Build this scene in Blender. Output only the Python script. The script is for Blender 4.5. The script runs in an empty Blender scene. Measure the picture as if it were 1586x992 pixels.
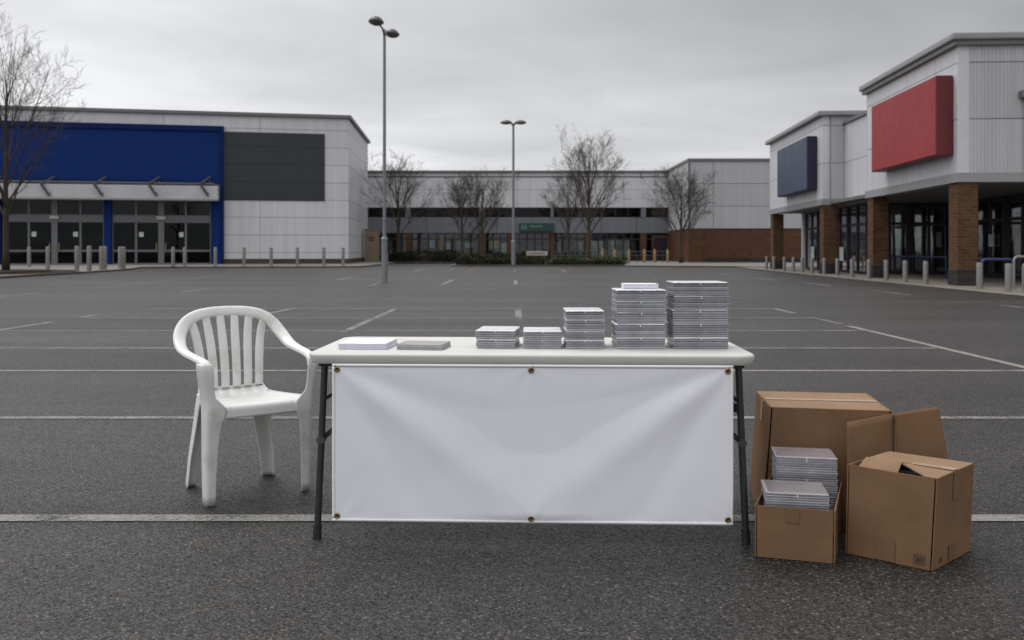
import bpy, bmesh, math, random
from mathutils import Vector, Matrix, noise as mnoise

R = math.radians
PI = math.pi
scene = bpy.context.scene
col = scene.collection
rng = random.Random(7)

# ------------------------------------------------------------------ camera data
F, CX, HZ, EYE = 1430.0, 793.0, 388.0, 1.19


def ray_plane(ox, oy, ang):
    """photo point -> (u, z) on a vertical plane through (ox, oy) running along ang"""
    ux, uy = math.cos(ang), math.sin(ang)

    def f(px, py):
        k = (px - CX) / F
        # (k*d, d) = o + u*t
        det = ux * 1.0 - uy * k
        d = (ux * oy - uy * ox) / det
        t = ((k * d - ox) * ux + (d - oy) * uy)
        return t, EYE + (HZ - py) / F * d
    return f


# ------------------------------------------------------------------ node helpers
class NT:
    def __init__(self, tree):
        self.t = tree

    def n(self, typ, **kw):
        nd = self.t.nodes.new(typ)
        ins = kw.pop('ins', {})
        for k, v in kw.items():
            setattr(nd, k, v)
        for k, v in ins.items():
            s = nd.inputs[k]
            if isinstance(v, bpy.types.NodeSocket):
                self.t.links.new(v, s)
            else:
                s.default_value = v
        return nd

    def l(self, a, b):
        self.t.links.new(a, b)

    def math(self, op, a, b=None, c=None, clamp=False):
        nd = self.t.nodes.new('ShaderNodeMath')
        nd.operation = op
        nd.use_clamp = clamp
        for i, v in enumerate((a, b, c)):
            if v is None:
                continue
            if isinstance(v, bpy.types.NodeSocket):
                self.t.links.new(v, nd.inputs[i])
            else:
                nd.inputs[i].default_value = v
        return nd.outputs[0]

    def ramp(self, fac, stops, interp='LINEAR'):
        nd = self.t.nodes.new('ShaderNodeValToRGB')
        nd.color_ramp.interpolation = interp
        el = nd.color_ramp.elements
        while len(el) < len(stops):
            el.new(0.5)
        for e, (p, c) in zip(el, stops):
            e.position = p
            if not isinstance(c, (tuple, list)):
                c = (c, c, c)
            e.color = (c[0], c[1], c[2], 1)
        self.t.links.new(fac, nd.inputs[0])
        return nd.outputs[0]

    def mix(self, fac, a, b, mode='MIX'):
        nd = self.t.nodes.new('ShaderNodeMix')
        nd.data_type = 'RGBA'
        nd.blend_type = mode
        nd.clamp_factor = True
        for s, v in ((nd.inputs[0], fac), (nd.inputs[6], a), (nd.inputs[7], b)):
            if isinstance(v, bpy.types.NodeSocket):
                self.t.links.new(v, s)
            else:
                s.default_value = v if not isinstance(v, tuple) else (v + (1,))[:4]
        return nd.outputs[2]

    def maprange(self, v, a, b, c, d):
        nd = self.n('ShaderNodeMapRange', ins={0: v, 1: a, 2: b, 3: c, 4: d})
        return nd.outputs[0]

    def noise(self, vec, scale, detail=3, rough=.5, dist=0.0):
        nd = self.n('ShaderNodeTexNoise', ins={'Vector': vec, 'Scale': scale, 'Detail': detail, 'Roughness': rough, 'Distortion': dist})
        return nd.outputs[0]

    def scaled(self, vec, s):
        return self.n('ShaderNodeMapping', ins={'Vector': vec, 'Scale': s}).outputs[0]


def new_mat(name):
    m = bpy.data.materials.new(name)
    m.use_nodes = True
    nt = NT(m.node_tree)
    b = m.node_tree.nodes['Principled BSDF']
    return m, nt, b


def simple(name, c, rough=.6, metal=0.0, spec=.5, var=.06, vscale=3.0, bump=0.0, bscale=60.0, objrand=0.0, coat=0.0, dirt=None, dscale=5.0):
    m, nt, b = new_mat(name)
    o = nt.n('ShaderNodeTexCoord').outputs['Object']
    f = nt.noise(o, vscale, 4, .6)
    k = nt.maprange(f, .25, .75, 1 - var, 1 + var)
    if objrand:
        oi = nt.n('ShaderNodeObjectInfo').outputs['Random']
        k = nt.math('MULTIPLY', k, nt.maprange(oi, 0, 1, 1 - objrand, 1 + objrand))
    cc = nt.mix(1.0, c, nt.n('ShaderNodeCombineColor', ins={0: k, 1: k, 2: k}).outputs[0], 'MULTIPLY')
    if dirt:
        d = nt.noise(o, dscale, 6, .7)
        cc = nt.mix(nt.maprange(d, .52, .8, 0, dirt[1]), cc, dirt[0])
    nt.l(cc, b.inputs['Base Color'])
    b.inputs['Roughness'].default_value = rough
    nt.l(nt.maprange(nt.noise(o, vscale * 4, 3), .3, .7, max(.02, rough - .06), min(1, rough + .06)), b.inputs['Roughness'])
    b.inputs['Metallic'].default_value = metal
    b.inputs['Specular IOR Level'].default_value = spec
    if coat:
        b.inputs['Coat Weight'].default_value = coat
        b.inputs['Coat Roughness'].default_value = .15
    if bump:
        bn = nt.n('ShaderNodeBump', ins={'Height': nt.noise(o, bscale, 4, .6), 'Strength': bump, 'Distance': .01})
        nt.l(bn.outputs[0], b.inputs['Normal'])
    return m


# ------------------------------------------------------------------ materials
def asphalt_mat():
    m, nt, b = new_mat('asphalt')
    o = nt.n('ShaderNodeTexCoord').outputs['Object']
    stone = nt.n('ShaderNodeTexVoronoi', ins={'Vector': o, 'Scale': 125.0, 'Randomness': 1.0})
    sv = nt.n('ShaderNodeSeparateColor', ins={0: stone.outputs['Color']})
    tone = nt.ramp(sv.outputs[0], [(0, (.010, .0088, .0076)), (.40, (.0195, .0174, .0152)), (.80, (.0365, .0328, .0288)), (.95, (.064, .0585, .052)), (1, (.14, .130, .116))])
    edge = nt.maprange(stone.outputs['Distance'], .25, .75, 1.12, .58)
    ec = nt.n('ShaderNodeCombineColor', ins={0: edge, 1: edge, 2: edge}).outputs[0]
    tone = nt.mix(1.0, tone, ec, 'MULTIPLY')
    fine = nt.noise(o, 260, 2, .6)
    fk = nt.maprange(fine, .3, .7, .72, 1.28)
    med = nt.noise(o, 2.3, 5, .65)
    mk = nt.maprange(med, .25, .75, .80, 1.2)
    streak = nt.noise(nt.scaled(o, (.07, .55, 1)), 1.0, 5, .6, .4)
    sk = nt.maprange(streak, .3, .7, .70, 1.24)
    big = nt.noise(o, .11, 4, .55)
    bk = nt.maprange(big, .3, .7, .82, 1.2)
    k = nt.math('MULTIPLY', nt.math('MULTIPLY', fk, mk), nt.math('MULTIPLY', sk, bk))
    kc = nt.n('ShaderNodeCombineColor', ins={0: k, 1: k, 2: k}).outputs[0]
    c = nt.mix(1.0, tone, kc, 'MULTIPLY')
    # oil spots
    sp = nt.n('ShaderNodeTexVoronoi', ins={'Vector': nt.scaled(o, (.45, .45, 1)), 'Scale': 1.0})
    spot = nt.maprange(nt.math('ADD', sp.outputs['Distance'], nt.math('MULTIPLY', nt.noise(o, 4, 3), .12)), .10, .2, .34, 0)
    c = nt.mix(spot, c, (.022, .021, .02))
    nt.l(c, b.inputs['Base Color'])
    nt.l(nt.maprange(sv.outputs[1], 0, 1, .34, .66), b.inputs['Roughness'])
    nt.l(nt.math('MULTIPLY', nt.maprange(sv.outputs[2], 0, 1,   .09, .56), nt.maprange(streak, .3, .7, .8, 1.2)), b.inputs['Specular IOR Level'])
    h = nt.math('ADD', nt.math('MULTIPLY', stone.outputs['Distance'], -1.0), nt.math('MULTIPLY', fine, .5))
    bn = nt.n('ShaderNodeBump', ins={'Height': h, 'Strength': .5, 'Distance': .005})
    nt.l(bn.outputs[0], b.inputs['Normal'])
    return m


def paint_mat():
    m, nt, b = new_mat('worn line paint')
    o = nt.n('ShaderNodeTexCoord').outputs['Object']
    oi = nt.n('ShaderNodeObjectInfo').outputs['Random']
    st = nt.n('ShaderNodeTexVoronoi', ins={'Vector': o, 'Scale': 105.0})
    w = nt.math('ADD', nt.math('MULTIPLY', nt.noise(o, 60, 4, .7), .55), nt.math('MULTIPLY', nt.noise(o, 2.1, 5, .65), .5))
    w = nt.math('ADD', w, nt.math('MULTIPLY', st.outputs['Distance'], .12))
    w = nt.math('ADD', w, nt.maprange(oi, 0, 1, -.03, .05))
    keep = nt.maprange(w, .57, .71, 1, .12)
    c = nt.ramp(nt.noise(o, 25, 4, .7), [(.3, (.15, .143, .132)), (.7, (.245, .235, .22))])
    nt.l(c, b.inputs['Base Color'])
    b.inputs['Roughness'].default_value = .75
    bn = nt.n('ShaderNodeBump', ins={'Height': st.outputs['Distance'], 'Strength': .5, 'Distance': -.005})
    nt.l(bn.outputs[0], b.inputs['Normal'])
    tr = nt.n('ShaderNodeBsdfTransparent')
    mx = nt.n('ShaderNodeMixShader', ins={0: keep, 1: tr.outputs[0], 2: b.outputs[0]})
    nt.l(mx.outputs[0], m.node_tree.nodes['Material Output'].inputs[0])
    return m


def clad_mat(name, c, pz=1.42, oz=0.0, px=0.0, ox=0.0, rib=0.0, rough=.45, axis='X', lw=.035):
    """metal cladding: joint lines every pz up and every px along, fine ribs along"""
    m, nt, b = new_mat(name)
    o = nt.n('ShaderNodeTexCoord').outputs['Object']
    s = nt.n('ShaderNodeSeparateXYZ', ins={0: o})
    z, x = s.outputs[2], s.outputs[0 if axis == 'X' else 1]

    def line(v, per, off, w):
        fr = nt.math('FRACT', nt.math('DIVIDE', nt.math('SUBTRACT', v, off), per))
        return nt.math('LESS_THAN', fr, w / per)
    ln = line(z, pz, oz, lw)
    if px:
        ln = nt.math('MAXIMUM', ln, line(x, px, ox, lw))
    stain = nt.noise(nt.scaled(o, (2.5, 2.5, .12)), 1.0, 5, .65)
    k = nt.maprange(stain, .25, .75, .87, 1.08)
    # each sheet a slightly different tone
    cell = nt.math('FLOOR', nt.math('DIVIDE', nt.math('SUBTRACT', z, oz), pz))
    cx_ = nt.math('FLOOR', nt.math('DIVIDE', x, px if px else 6.0))
    wn = nt.n('ShaderNodeTexWhiteNoise', noise_dimensions='2D')
    cv = nt.n('ShaderNodeCombineXYZ', ins={0: cell, 1: cx_})
    nt.l(cv.outputs[0], wn.inputs['Vector'])
    k = nt.math('MULTIPLY', k, nt.maprange(wn.outputs[0], 0, 1, .965, 1.035))
    kc = nt.n('ShaderNodeCombineColor', ins={0: k, 1: k, 2: k}).outputs[0]
    cc = nt.mix(1.0, c, kc, 'MULTIPLY')
    cc = nt.mix(ln, cc, (c[0] * .34, c[1] * .34, c[2] * .35))
    nt.l(cc, b.inputs['Base Color'])
    b.inputs['Roughness'].default_value = rough
    b.inputs['Specular IOR Level'].default_value = .4
    h = nt.math('MULTIPLY', ln, -1.0)
    if rib:
        r = nt.math('PINGPONG', x, rib * .5)
        h = nt.math('ADD', h, nt.math('MULTIPLY', nt.math('SMOOTH_MIN', r, rib * .3, rib * .15), 6.0 / rib * .2))
    bn = nt.n('ShaderNodeBump', ins={'Height': h, 'Strength': .6, 'Distance': .03})
    nt.l(bn.outputs[0], b.inputs['Normal'])
    return m


def brick_mat(name, c1, c2, mortar, bw=.3, bh=.1):
    m, nt, b = new_mat(name)
    o = nt.n('ShaderNodeTexCoord').outputs['Object']
    s = nt.n('ShaderNodeSeparateXYZ', ins={0: o})
    u = nt.math('ADD', s.outputs[0], s.outputs[1])
    v = nt.n('ShaderNodeCombineXYZ', ins={0: u, 1: s.outputs[2]}).outputs[0]
    bt = nt.n('ShaderNodeTexBrick', ins={'Vector': v, 'Color1': c1 + (1,), 'Color2': c2 + (1,), 'Mortar': mortar + (1,),
                                         'Scale': 1.0, 'Brick Width': bw, 'Row Height': bh, 'Mortar Size': .011, 'Mortar Smooth': .2, 'Bias': 0.0})
    k = nt.maprange(nt.noise(o, 1.4, 5, .7), .25, .75, .8, 1.2)
    kc = nt.n('ShaderNodeCombineColor', ins={0: k, 1: k, 2: k}).outputs[0]
    nt.l(nt.mix(1.0, bt.outputs[0], kc, 'MULTIPLY'), b.inputs['Base Color'])
    b.inputs['Roughness'].default_value = .9
    b.inputs['Specular IOR Level'].default_value = .12
    bn = nt.n('ShaderNodeBump', ins={'Height': bt.outputs['Fac'], 'Strength': .7, 'Distance': -.012})
    nt.l(bn.outputs[0], b.inputs['Normal'])
    return m


def glass_mat(name, tint=(.55, .6, .6), refl=1.0):
    m, nt, b = new_mat(name)
    m.node_tree.nodes.remove(b)
    o = nt.n('ShaderNodeTexCoord').outputs['Object']
    bn = nt.n('ShaderNodeBump', ins={'Height': nt.noise(o, .7, 2), 'Strength': .06, 'Distance': .1})
    gl = nt.n('ShaderNodeBsdfGlossy', ins={'Roughness': .03, 'Color': (.9, .93, .95, 1), 'Normal': bn.outputs[0]})
    tr = nt.n('ShaderNodeBsdfTransparent', ins={'Color': tint + (1,)})
    fr = nt.n('ShaderNodeFresnel', ins={'IOR': 1.5, 'Normal': bn.outputs[0]})
    fac = nt.math('MULTIPLY', fr.outputs[0], refl, clamp=True)
    mx = nt.n('ShaderNodeMixShader', ins={0: fac, 1: tr.outputs[0], 2: gl.outputs[0]})
    nt.l(mx.outputs[0], m.node_tree.nodes['Material Output'].inputs[0])
    return m


def cardboard_mat(name, c):
    m, nt, b = new_mat(name)
    o = nt.n('ShaderNodeTexCoord').outputs['Object']
    fib = nt.noise(nt.scaled(o, (120, 120, 420)), 1.0, 3, .7)
    blot = nt.noise(o, 5.5, 5, .6)
    k = nt.math('MULTIPLY', nt.maprange(fib, .25, .75, .93, 1.07), nt.maprange(blot, .25, .75, .86, 1.12))
    kc = nt.n('ShaderNodeCombineColor', ins={0: k, 1: k, 2: k}).outputs[0]
    cc = nt.mix(1.0, c, kc, 'MULTIPLY')
    sc = nt.noise(nt.scaled(o, (14, 14, 3)), 1.0, 6, .75, 1.0)
    cc = nt.mix(nt.maprange(sc, .66, .78, 0, .35), cc, (c[0] * .62, c[1] * .6, c[2] * .58))
    nt.l(cc, b.inputs['Base Color'])
    b.inputs['Roughness'].default_value = .82
    b.inputs['Specular IOR Level'].default_value = .1
    flute = nt.n('ShaderNodeTexWave', wave_type='BANDS', bands_direction='X', ins={'Vector': o, 'Scale': 22.0, 'Distortion': .3})
    h = nt.math('ADD', nt.math('MULTIPLY', blot, 1.2), nt.math('MULTIPLY', flute.outputs[1], .04))
    bn = nt.n('ShaderNodeBump', ins={'Height': h, 'Strength': .35, 'Distance': .008})
    nt.l(bn.outputs[0], b.inputs['Normal'])
    return m


M = {}
M['asphalt'] = asphalt_mat()
M['paint'] = paint_mat()
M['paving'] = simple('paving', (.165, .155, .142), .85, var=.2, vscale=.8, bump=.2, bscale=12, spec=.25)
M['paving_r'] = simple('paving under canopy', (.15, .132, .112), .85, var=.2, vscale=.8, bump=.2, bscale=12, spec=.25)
M['kerb'] = simple('kerb stone', (.19, .175, .155), .88, var=.22, vscale=2.0, bump=.3, bscale=30, spec=.25)
M['soil'] = simple('mulch', (.035, .026, .02), .95, var=.4, vscale=6.0, bump=1.0, bscale=14, spec=.1)
M['clad_left'] = clad_mat('cladding white panels', (.57, .57, .59), pz=1.43, oz=.98, px=7.4, ox=.35)
M['clad_side'] = clad_mat('cladding white side', (.57, .57, .59), pz=1.43, oz=.98)
M['clad_dark'] = clad_mat('cladding charcoal', (.030, .034, .040), pz=1.43, oz=.98, lw=.03)
M['clad_back'] = clad_mat('cladding back', (.57, .57, .59), pz=1.85, oz=.02, px=5.5)
M['clad_tall'] = clad_mat('cladding tall block', (.40, .405, .42), pz=2.05, oz=1.08, px=6.0, ox=2.2, lw=.05)
M['clad_ribx'] = clad_mat('cladding ribbed', (.46, .462, .475), pz=1.8, oz=1.75, px=3.1, ox=0, rib=.12, axis='Y')
M['clad_west'] = clad_mat('cladding smooth', (.57, .57, .59), pz=1.8, oz=1.75, px=4.6, axis='X')
M['white_trim'] = simple('white corner trim', (.57, .57, .59), .45, var=.04)
M['trim'] = simple('roof trim grey', (.15, .15, .155), .5, var=.08, vscale=1.0)
M['trim_light'] = simple('fascia trim grey', (.27, .27, .275), .5, var=.08, vscale=1.0)
M['soffit'] = simple('soffit grey', (.13, .13, .13), .7, var=.08, vscale=1.0)
M['blue'] = simple('royal blue panel', (.003, .024, .135), .55, spec=.12, var=.05, vscale=.6)
M['blue_dark'] = simple('royal blue frame', (.003, .014, .08), .55, spec=.12, var=.05, vscale=.6)
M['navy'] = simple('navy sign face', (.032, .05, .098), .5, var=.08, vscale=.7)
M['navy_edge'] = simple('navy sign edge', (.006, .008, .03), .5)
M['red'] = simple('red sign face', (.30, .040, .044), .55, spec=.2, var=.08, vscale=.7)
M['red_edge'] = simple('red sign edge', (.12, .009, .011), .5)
M['canopy'] = simple('canopy panel', (.44, .44, .45), .55, var=.12, vscale=.8)
M['steel_dark'] = simple('dark steel', (.06, .067, .072), .5, var=.1)
M['frame'] = simple('window frame grey', (.14, .145, .155), .5, var=.06)
M['frame_dark'] = simple('window frame dark', (.018, .008, .02), .45, var=.06)
M['panel_grey'] = clad_mat('spandrel panel', (.155, .165, .185), pz=9, oz=-2, px=3.6, lw=.06)
M['glass'] = glass_mat('shop glass', (.27, .31, .31), .34)
M['glass_p'] = glass_mat('parade glass', (.82, .86, .85), .9)
M['glass_r'] = glass_mat('walkway glass', (.80, .84, .81), 3.4)
M['glass_dark'] = glass_mat('upper glass', (.2, .22, .23), .6)
M['interior'] = simple('shop interior', (.04, .039, .037), .9, var=.3, vscale=.5)
M['interior_stuff'] = simple('shop fittings', (.20, .21, .20), .7, var=.5, vscale=.8, objrand=.4)
M['pale_backing'] = simple('pale pane backing', (.52, .51, .46), .8, var=.45, vscale=1.1)  # for pale sheets added behind glass to brighten dark panes
M['poster_red'] = simple('poster red', (.25, .03, .03), .6, var=.4, vscale=3)
M['poster_pale'] = simple('poster pale', (.5, .55, .52), .6, var=.3, vscale=3)
M['poster_yellow'] = simple('poster yellow', (.5, .3, .05), .6, var=.4, vscale=3)
M['brick_pillar'] = brick_mat('pillar brick', (.078, .037, .018), (.118, .062, .031), (.11, .077, .052), .26, .105)
M['brick_wall'] = brick_mat('red brick wall', (.125, .054, .031), (.09, .04, .025), (.085, .055, .04), .36, .12)
M['brick_dark'] = brick_mat('dark plinth', (.05, .045, .042), (.035, .032, .03), (.04, .037, .035))
M['brick_plinth'] = brick_mat('brown plinth', (.10, .075, .055), (.075, .056, .042), (.06, .05, .04))
M['steel'] = simple('galvanised steel', (.22, .213, .203), .5, metal=.35, var=.14, vscale=2.5)
M['pole'] = simple('galvanised pole', (.20, .21, .225), .55, metal=.3, var=.14, vscale=1.2)
M['lamp'] = simple('lamp housing', (.06, .062, .058), .5, var=.1)
M['lamp_glass'] = simple('lamp bowl', (.16, .155, .14), .25, var=.05)
M['tan'] = simple('tan kiosk', (.25, .19, .125), .7, var=.12, vscale=1.2)
M['mark'] = simple('dark lettering', (.03, .028, .026), .7)
M['green'] = simple('green sign', (.010, .050, .036), .5, var=.1)
M['green_mark'] = simple('pale green lettering', (.11, .26, .19), .6)
M['cream'] = simple('cream sign', (.40, .34, .29), .6, var=.12)
M['yellow'] = simple('faded yellow post', (.24, .16, .065), .6, var=.15, vscale=4)
M['rail_blue'] = simple('blue rail', (.012, .035, .105), .4, var=.08)
M['bark'] = simple('bark', (.060, .048, .037), .95, var=.3, vscale=5, bump=.5, bscale=25, spec=.15)
M['twig'] = simple('twigs', (.062, .050, .042), .95, var=.2, vscale=2, spec=.15)
M['shrub_brown'] = simple('brown green leaves', (.030, .030, .015), .8, var=.5, vscale=2.5, spec=.25)
M['shrub_green'] = simple('green leaves', (.038, .055, .018), .75, var=.45, vscale=2.5, spec=.3)
M['shrub_dark'] = simple('dark leaves', (.020, .026, .012), .8, var=.5, vscale=2.0, spec=.25)
M['plastic'] = simple('table plastic', (.56, .552, .525), .5, var=.05, vscale=4, bump=.25, bscale=400, dirt=((.42, .36, .30), .22), dscale=7)
M['chair'] = simple('white chair plastic', (.70, .695, .675), .42, var=.04, vscale=6, dirt=((.34, .30, .245), .55), dscale=8, bump=.08, bscale=150)
M['black_steel'] = simple('black powder coat', (.020, .021, .022), .42, var=.15, vscale=12)
M['rubber'] = simple('rubber foot', (.012, .012, .012), .7)
M['bolt'] = simple('bolt steel', (.12, .12, .12), .35, metal=.8)
M['banner'] = simple('white vinyl banner', (.82, .822, .875), .40, var=.012, vscale=2.0, spec=.4)
M['hem'] = simple('banner hem', (.84, .84, .86), .45, var=.02)
M['brass'] = simple('brass grommet', (.30, .205, .105), .32, metal=.9, var=.2, vscale=60)
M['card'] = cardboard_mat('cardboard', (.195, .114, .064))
M['card_lit_top'] = cardboard_mat('cardboard lit tops', (.25, .16, .10))  # lighter copy of the cardboard, light from above put into the colour
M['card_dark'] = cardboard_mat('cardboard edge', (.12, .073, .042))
M['tape'] = simple('brown tape', (.165, .094, .05), .38, var=.03, vscale=6)
M['tape_clear'] = simple('clear tape', (.33, .245, .17), .3, var=.1, vscale=8)
M['ink'] = simple('black ink', (.025, .02, .016), .8)
M['paper_white'] = simple('white paper', (.82, .82, .86), .5, var=.02, vscale=8)
M['paper_edge'] = simple('paper edge', (.60, .60, .69), .7, var=.08, vscale=40)
M['grey_cover'] = simple('grey cover', (.30, .285, .275), .35, var=.14, vscale=9)
M['grey_edge'] = simple('grey booklet edge', (.34, .34, .36), .6, var=.15, vscale=40)
M['case_tray'] = simple('case tray', (.205, .21, .228), .3, var=.25, vscale=18, objrand=.4, spec=.6)
M['case_lid'] = simple('case lid', (.43, .435, .465), .2, var=.22, vscale=14, objrand=.25, spec=.7)


def film_mat():
    m, nt, b = new_mat('shrink film')
    o = nt.n('ShaderNodeTexCoord').outputs['Object']
    wr = nt.noise(nt.scaled(o, (9, 26, 40)), 1.0, 5, .65, 1.2)
    c = nt.ramp(wr, [(.25, (.62, .62, .65)), (.5, (.78, .78, .81)), (.75, (.88, .88, .90))])
    nt.l(c, b.inputs['Base Color'])
    b.inputs['Roughness'].default_value = .16
    b.inputs['Specular IOR Level'].default_value = .7
    bn = nt.n('ShaderNodeBump', ins={'Height': wr, 'Strength': .5, 'Distance': .006})
    nt.l(bn.outputs[0], b.inputs['Normal'])
    return m


M['film'] = film_mat()


def film_mat_mauve():
    m, nt, b = new_mat('shrink film over mauve cover')
    o = nt.n('ShaderNodeTexCoord').outputs['Object']
    wr = nt.noise(nt.scaled(o, (3.5, 14, 20)), 1.0, 4, .5, .6)
    c = nt.ramp(wr, [(.3, (.22, .195, .20)), (.55, (.27, .24, .245)), (.8, (.34, .31, .315))])
    nt.l(c, b.inputs['Base Color'])
    b.inputs['Roughness'].default_value = .13
    b.inputs['Specular IOR Level'].default_value = .7
    bn = nt.n('ShaderNodeBump', ins={'Height': wr, 'Strength': .18, 'Distance': .006})
    nt.l(bn.outputs[0], b.inputs['Normal'])
    return m


M['film_mauve'] = film_mat_mauve()


# ------------------------------------------------------------------ mesh helpers
class MB:
    def __init__(self):
        self.v, self.f, self.mi = [], [], []
        self.cur = 0

    def add(self, vs, fs):
        n = len(self.v)
        self.v += [tuple(p) for p in vs]
        self.f += [tuple(i + n for i in f) for f in fs]
        self.mi += [self.cur] * len(fs)
        return self

    def box(self, x0, x1, y0, y1, z0, z1):
        vs = [(x, y, z) for z in (z0, z1) for x, y in ((x0, y0), (x1, y0), (x1, y1), (x0, y1))]
        return self.hexa(vs)

    def hexa(self, vs):
        """4 bottom corners counter-clockwise seen from above, then 4 top corners"""
        return self.add(vs, [(3, 2, 1, 0), (4, 5, 6, 7), (0, 1, 5, 4), (1, 2, 6, 5), (2, 3, 7, 6), (3, 0, 4, 7)])

    def prism(self, pts, z0, z1):
        n = len(pts)
        vs = [(p[0], p[1], z0) for p in pts] + [(p[0], p[1], z1) for p in pts]
        fs = [tuple(reversed(range(n))), tuple(range(n, 2 * n))]
        fs += [(i, (i + 1) % n, n + (i + 1) % n, n + i) for i in range(n)]
        return self.add(vs, fs)

    def quad(self, a, b, c, d):
        return self.add([a, b, c, d], [(0, 1, 2, 3)])

    def slab(self, pts, nrm, t):
        """flat polygon pts thickened by t against nrm"""
        n = len(pts)
        nrm = Vector(nrm).normalized()
        a = [Vector(p) for p in pts]
        vs = a + [p - nrm * t for p in a]
        fs = [tuple(range(n)), tuple(reversed(range(n, 2 * n)))]
        fs += [((i + 1) % n, i, n + i, n + (i + 1) % n) for i in range(n)]
        return self.add(vs, fs)

    def tube(self, pts, rad, sides=8, caps=True):
        pts = [Vector(p) for p in pts]
        if not isinstance(rad, (list, tuple)):
            rad = [rad] * len(pts)
        n = len(pts)
        up = None
        base = len(self.v)
        for i, p in enumerate(pts):
            t = (pts[min(i + 1, n - 1)] - pts[max(i - 1, 0)]).normalized()
            if up is None:
                up = Vector((0, 0, 1)) if abs(t.z) < .9 else Vector((0, 1, 0))
            a = t.cross(up)
            if a.length < 1e-6:
                a = t.cross(Vector((1, 0, 0)))
            a.normalize()
            b = a.cross(t).normalized()
            up = b
            for k in range(sides):
                an = 2 * PI * k / sides
                self.v.append(tuple(p + (a * math.cos(an) + b * math.sin(an)) * rad[i]))
        for i in range(n - 1):
            for k in range(sides):
                k2 = (k + 1) % sides
                self.f.append((base + i * sides + k, base + i * sides + k2, base + (i + 1) * sides + k2, base + (i + 1) * sides + k))
                self.mi.append(self.cur)
        if caps:
            self.f.append(tuple(base + k for k in reversed(range(sides))))
            self.f.append(tuple(base + (n - 1) * sides + k for k in range(sides)))
            self.mi += [self.cur] * 2
        return self

    def lathe(self, prof, sides=20, c=(0, 0, 0), axis='Z', sx=1.0, sy=1.0):
        base = len(self.v)
        for r, z in prof:
            for k in range(sides):
                an = 2 * PI * k / sides
                p = (r * math.cos(an) * sx, r * math.sin(an) * sy, z)
                if axis == 'Y':
                    p = (p[0], -p[2], p[1])
                self.v.append((p[0] + c[0], p[1] + c[1], p[2] + c[2]))
        for i in range(len(prof) - 1):
            for k in range(sides):
                k2 = (k + 1) % sides
                self.f.append((base + i * sides + k, base + i * sides + k2, base + (i + 1) * sides + k2, base + (i + 1) * sides + k))
                self.mi.append(self.cur)
        self.f.append(tuple(base + k for k in reversed(range(sides))))
        self.f.append(tuple(base + (len(prof) - 1) * sides + k for k in range(sides)))
        self.mi += [self.cur] * 2
        return self

    def grid(self, fn, nu, nv):
        base = len(self.v)
        for j in range(nv + 1):
            for i in range(nu + 1):
                self.v.append(tuple(fn(i / nu, j / nv)))
        for j in range(nv):
            for i in range(nu):
                a = base + j * (nu + 1) + i
                self.f.append((a, a + 1, a + nu + 2, a + nu + 1))
                self.mi.append(self.cur)
        return self

    def build(self, name, mats, parent=None, smooth=False, bevel=0.0, solid=0.0, sub=0, auto=None, bseg=2, soff=-1.0):
        me = bpy.data.meshes.new(name)
        me.from_pydata(self.v, [], self.f)
        if not isinstance(mats, (list, tuple)):
            mats = [mats]
        for m in mats:
            me.materials.append(m)
        if len(mats) > 1:
            me.polygons.foreach_set('material_index', self.mi)
        bm = bmesh.new()
        bm.from_mesh(me)
        if not solid:
            bmesh.ops.recalc_face_normals(bm, faces=bm.faces)
        bm.to_mesh(me)
        bm.free()
        if smooth:
            me.polygons.foreach_set('use_smooth', [True] * len(me.polygons))
            if auto:
                try:
                    me.set_sharp_from_angle(angle=R(auto))
                except Exception:
                    pass
        me.update()
        o = bpy.data.objects.new(name, me)
        col.objects.link(o)
        if parent is not None:
            o.parent = parent
        if solid:
            md = o.modifiers.new('solid', 'SOLIDIFY')
            md.thickness = solid
            md.offset = soff
        if sub:
            md = o.modifiers.new('sub', 'SUBSURF')
            md.levels = md.render_levels = sub
        if bevel:
            md = o.modifiers.new('bevel', 'BEVEL')
            md.width = bevel
            md.segments = bseg
            md.limit_method = 'ANGLE'
            md.angle_limit = R(40)
        return o


def tag(o, label=None, cat=None, group=None, kind=None):
    if label:
        o['label'] = label
    if cat:
        o['category'] = cat
    if group:
        o['group'] = group
    if kind:
        o['kind'] = kind
    return o


def thing(name, label, cat, loc=(0, 0, 0), rz=0.0, group=None):
    o = bpy.data.objects.new(name, None)
    o.empty_display_size = .2
    col.objects.link(o)
    o.location = loc
    o.rotation_euler = (0, 0, rz)
    return tag(o, label, cat, group)


def copy_tree(o, parent=None):
    c = o.copy()
    col.objects.link(c)
    if parent is not None:
        c.parent = parent
    for ch in list(o.children):
        copy_tree(ch, c)
    return c


ORD = ['first', 'second', 'third', 'fourth', 'fifth', 'sixth', 'seventh', 'eighth', 'ninth', 'tenth', 'eleventh', 'twelfth', 'thirteenth', 'fourteenth']

# ------------------------------------------------------------------ camera, world, sun
cam_d = bpy.data.cameras.new('camera')
cam = bpy.data.objects.new('camera', cam_d)
col.objects.link(cam)
cam.location = (0, 0, EYE)
cam.rotation_euler = (R(90), 0, 0)
cam_d.sensor_width = 36
cam_d.lens = F / 1586 * 36
cam_d.shift_y = -(496 - HZ) / 1586
cam_d.clip_start = .05
cam_d.clip_end = 6000
cam_d.dof.use_dof = True
cam_d.dof.focus_distance = 4.0
cam_d.dof.aperture_fstop = 5.0
scene.camera = cam

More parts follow.
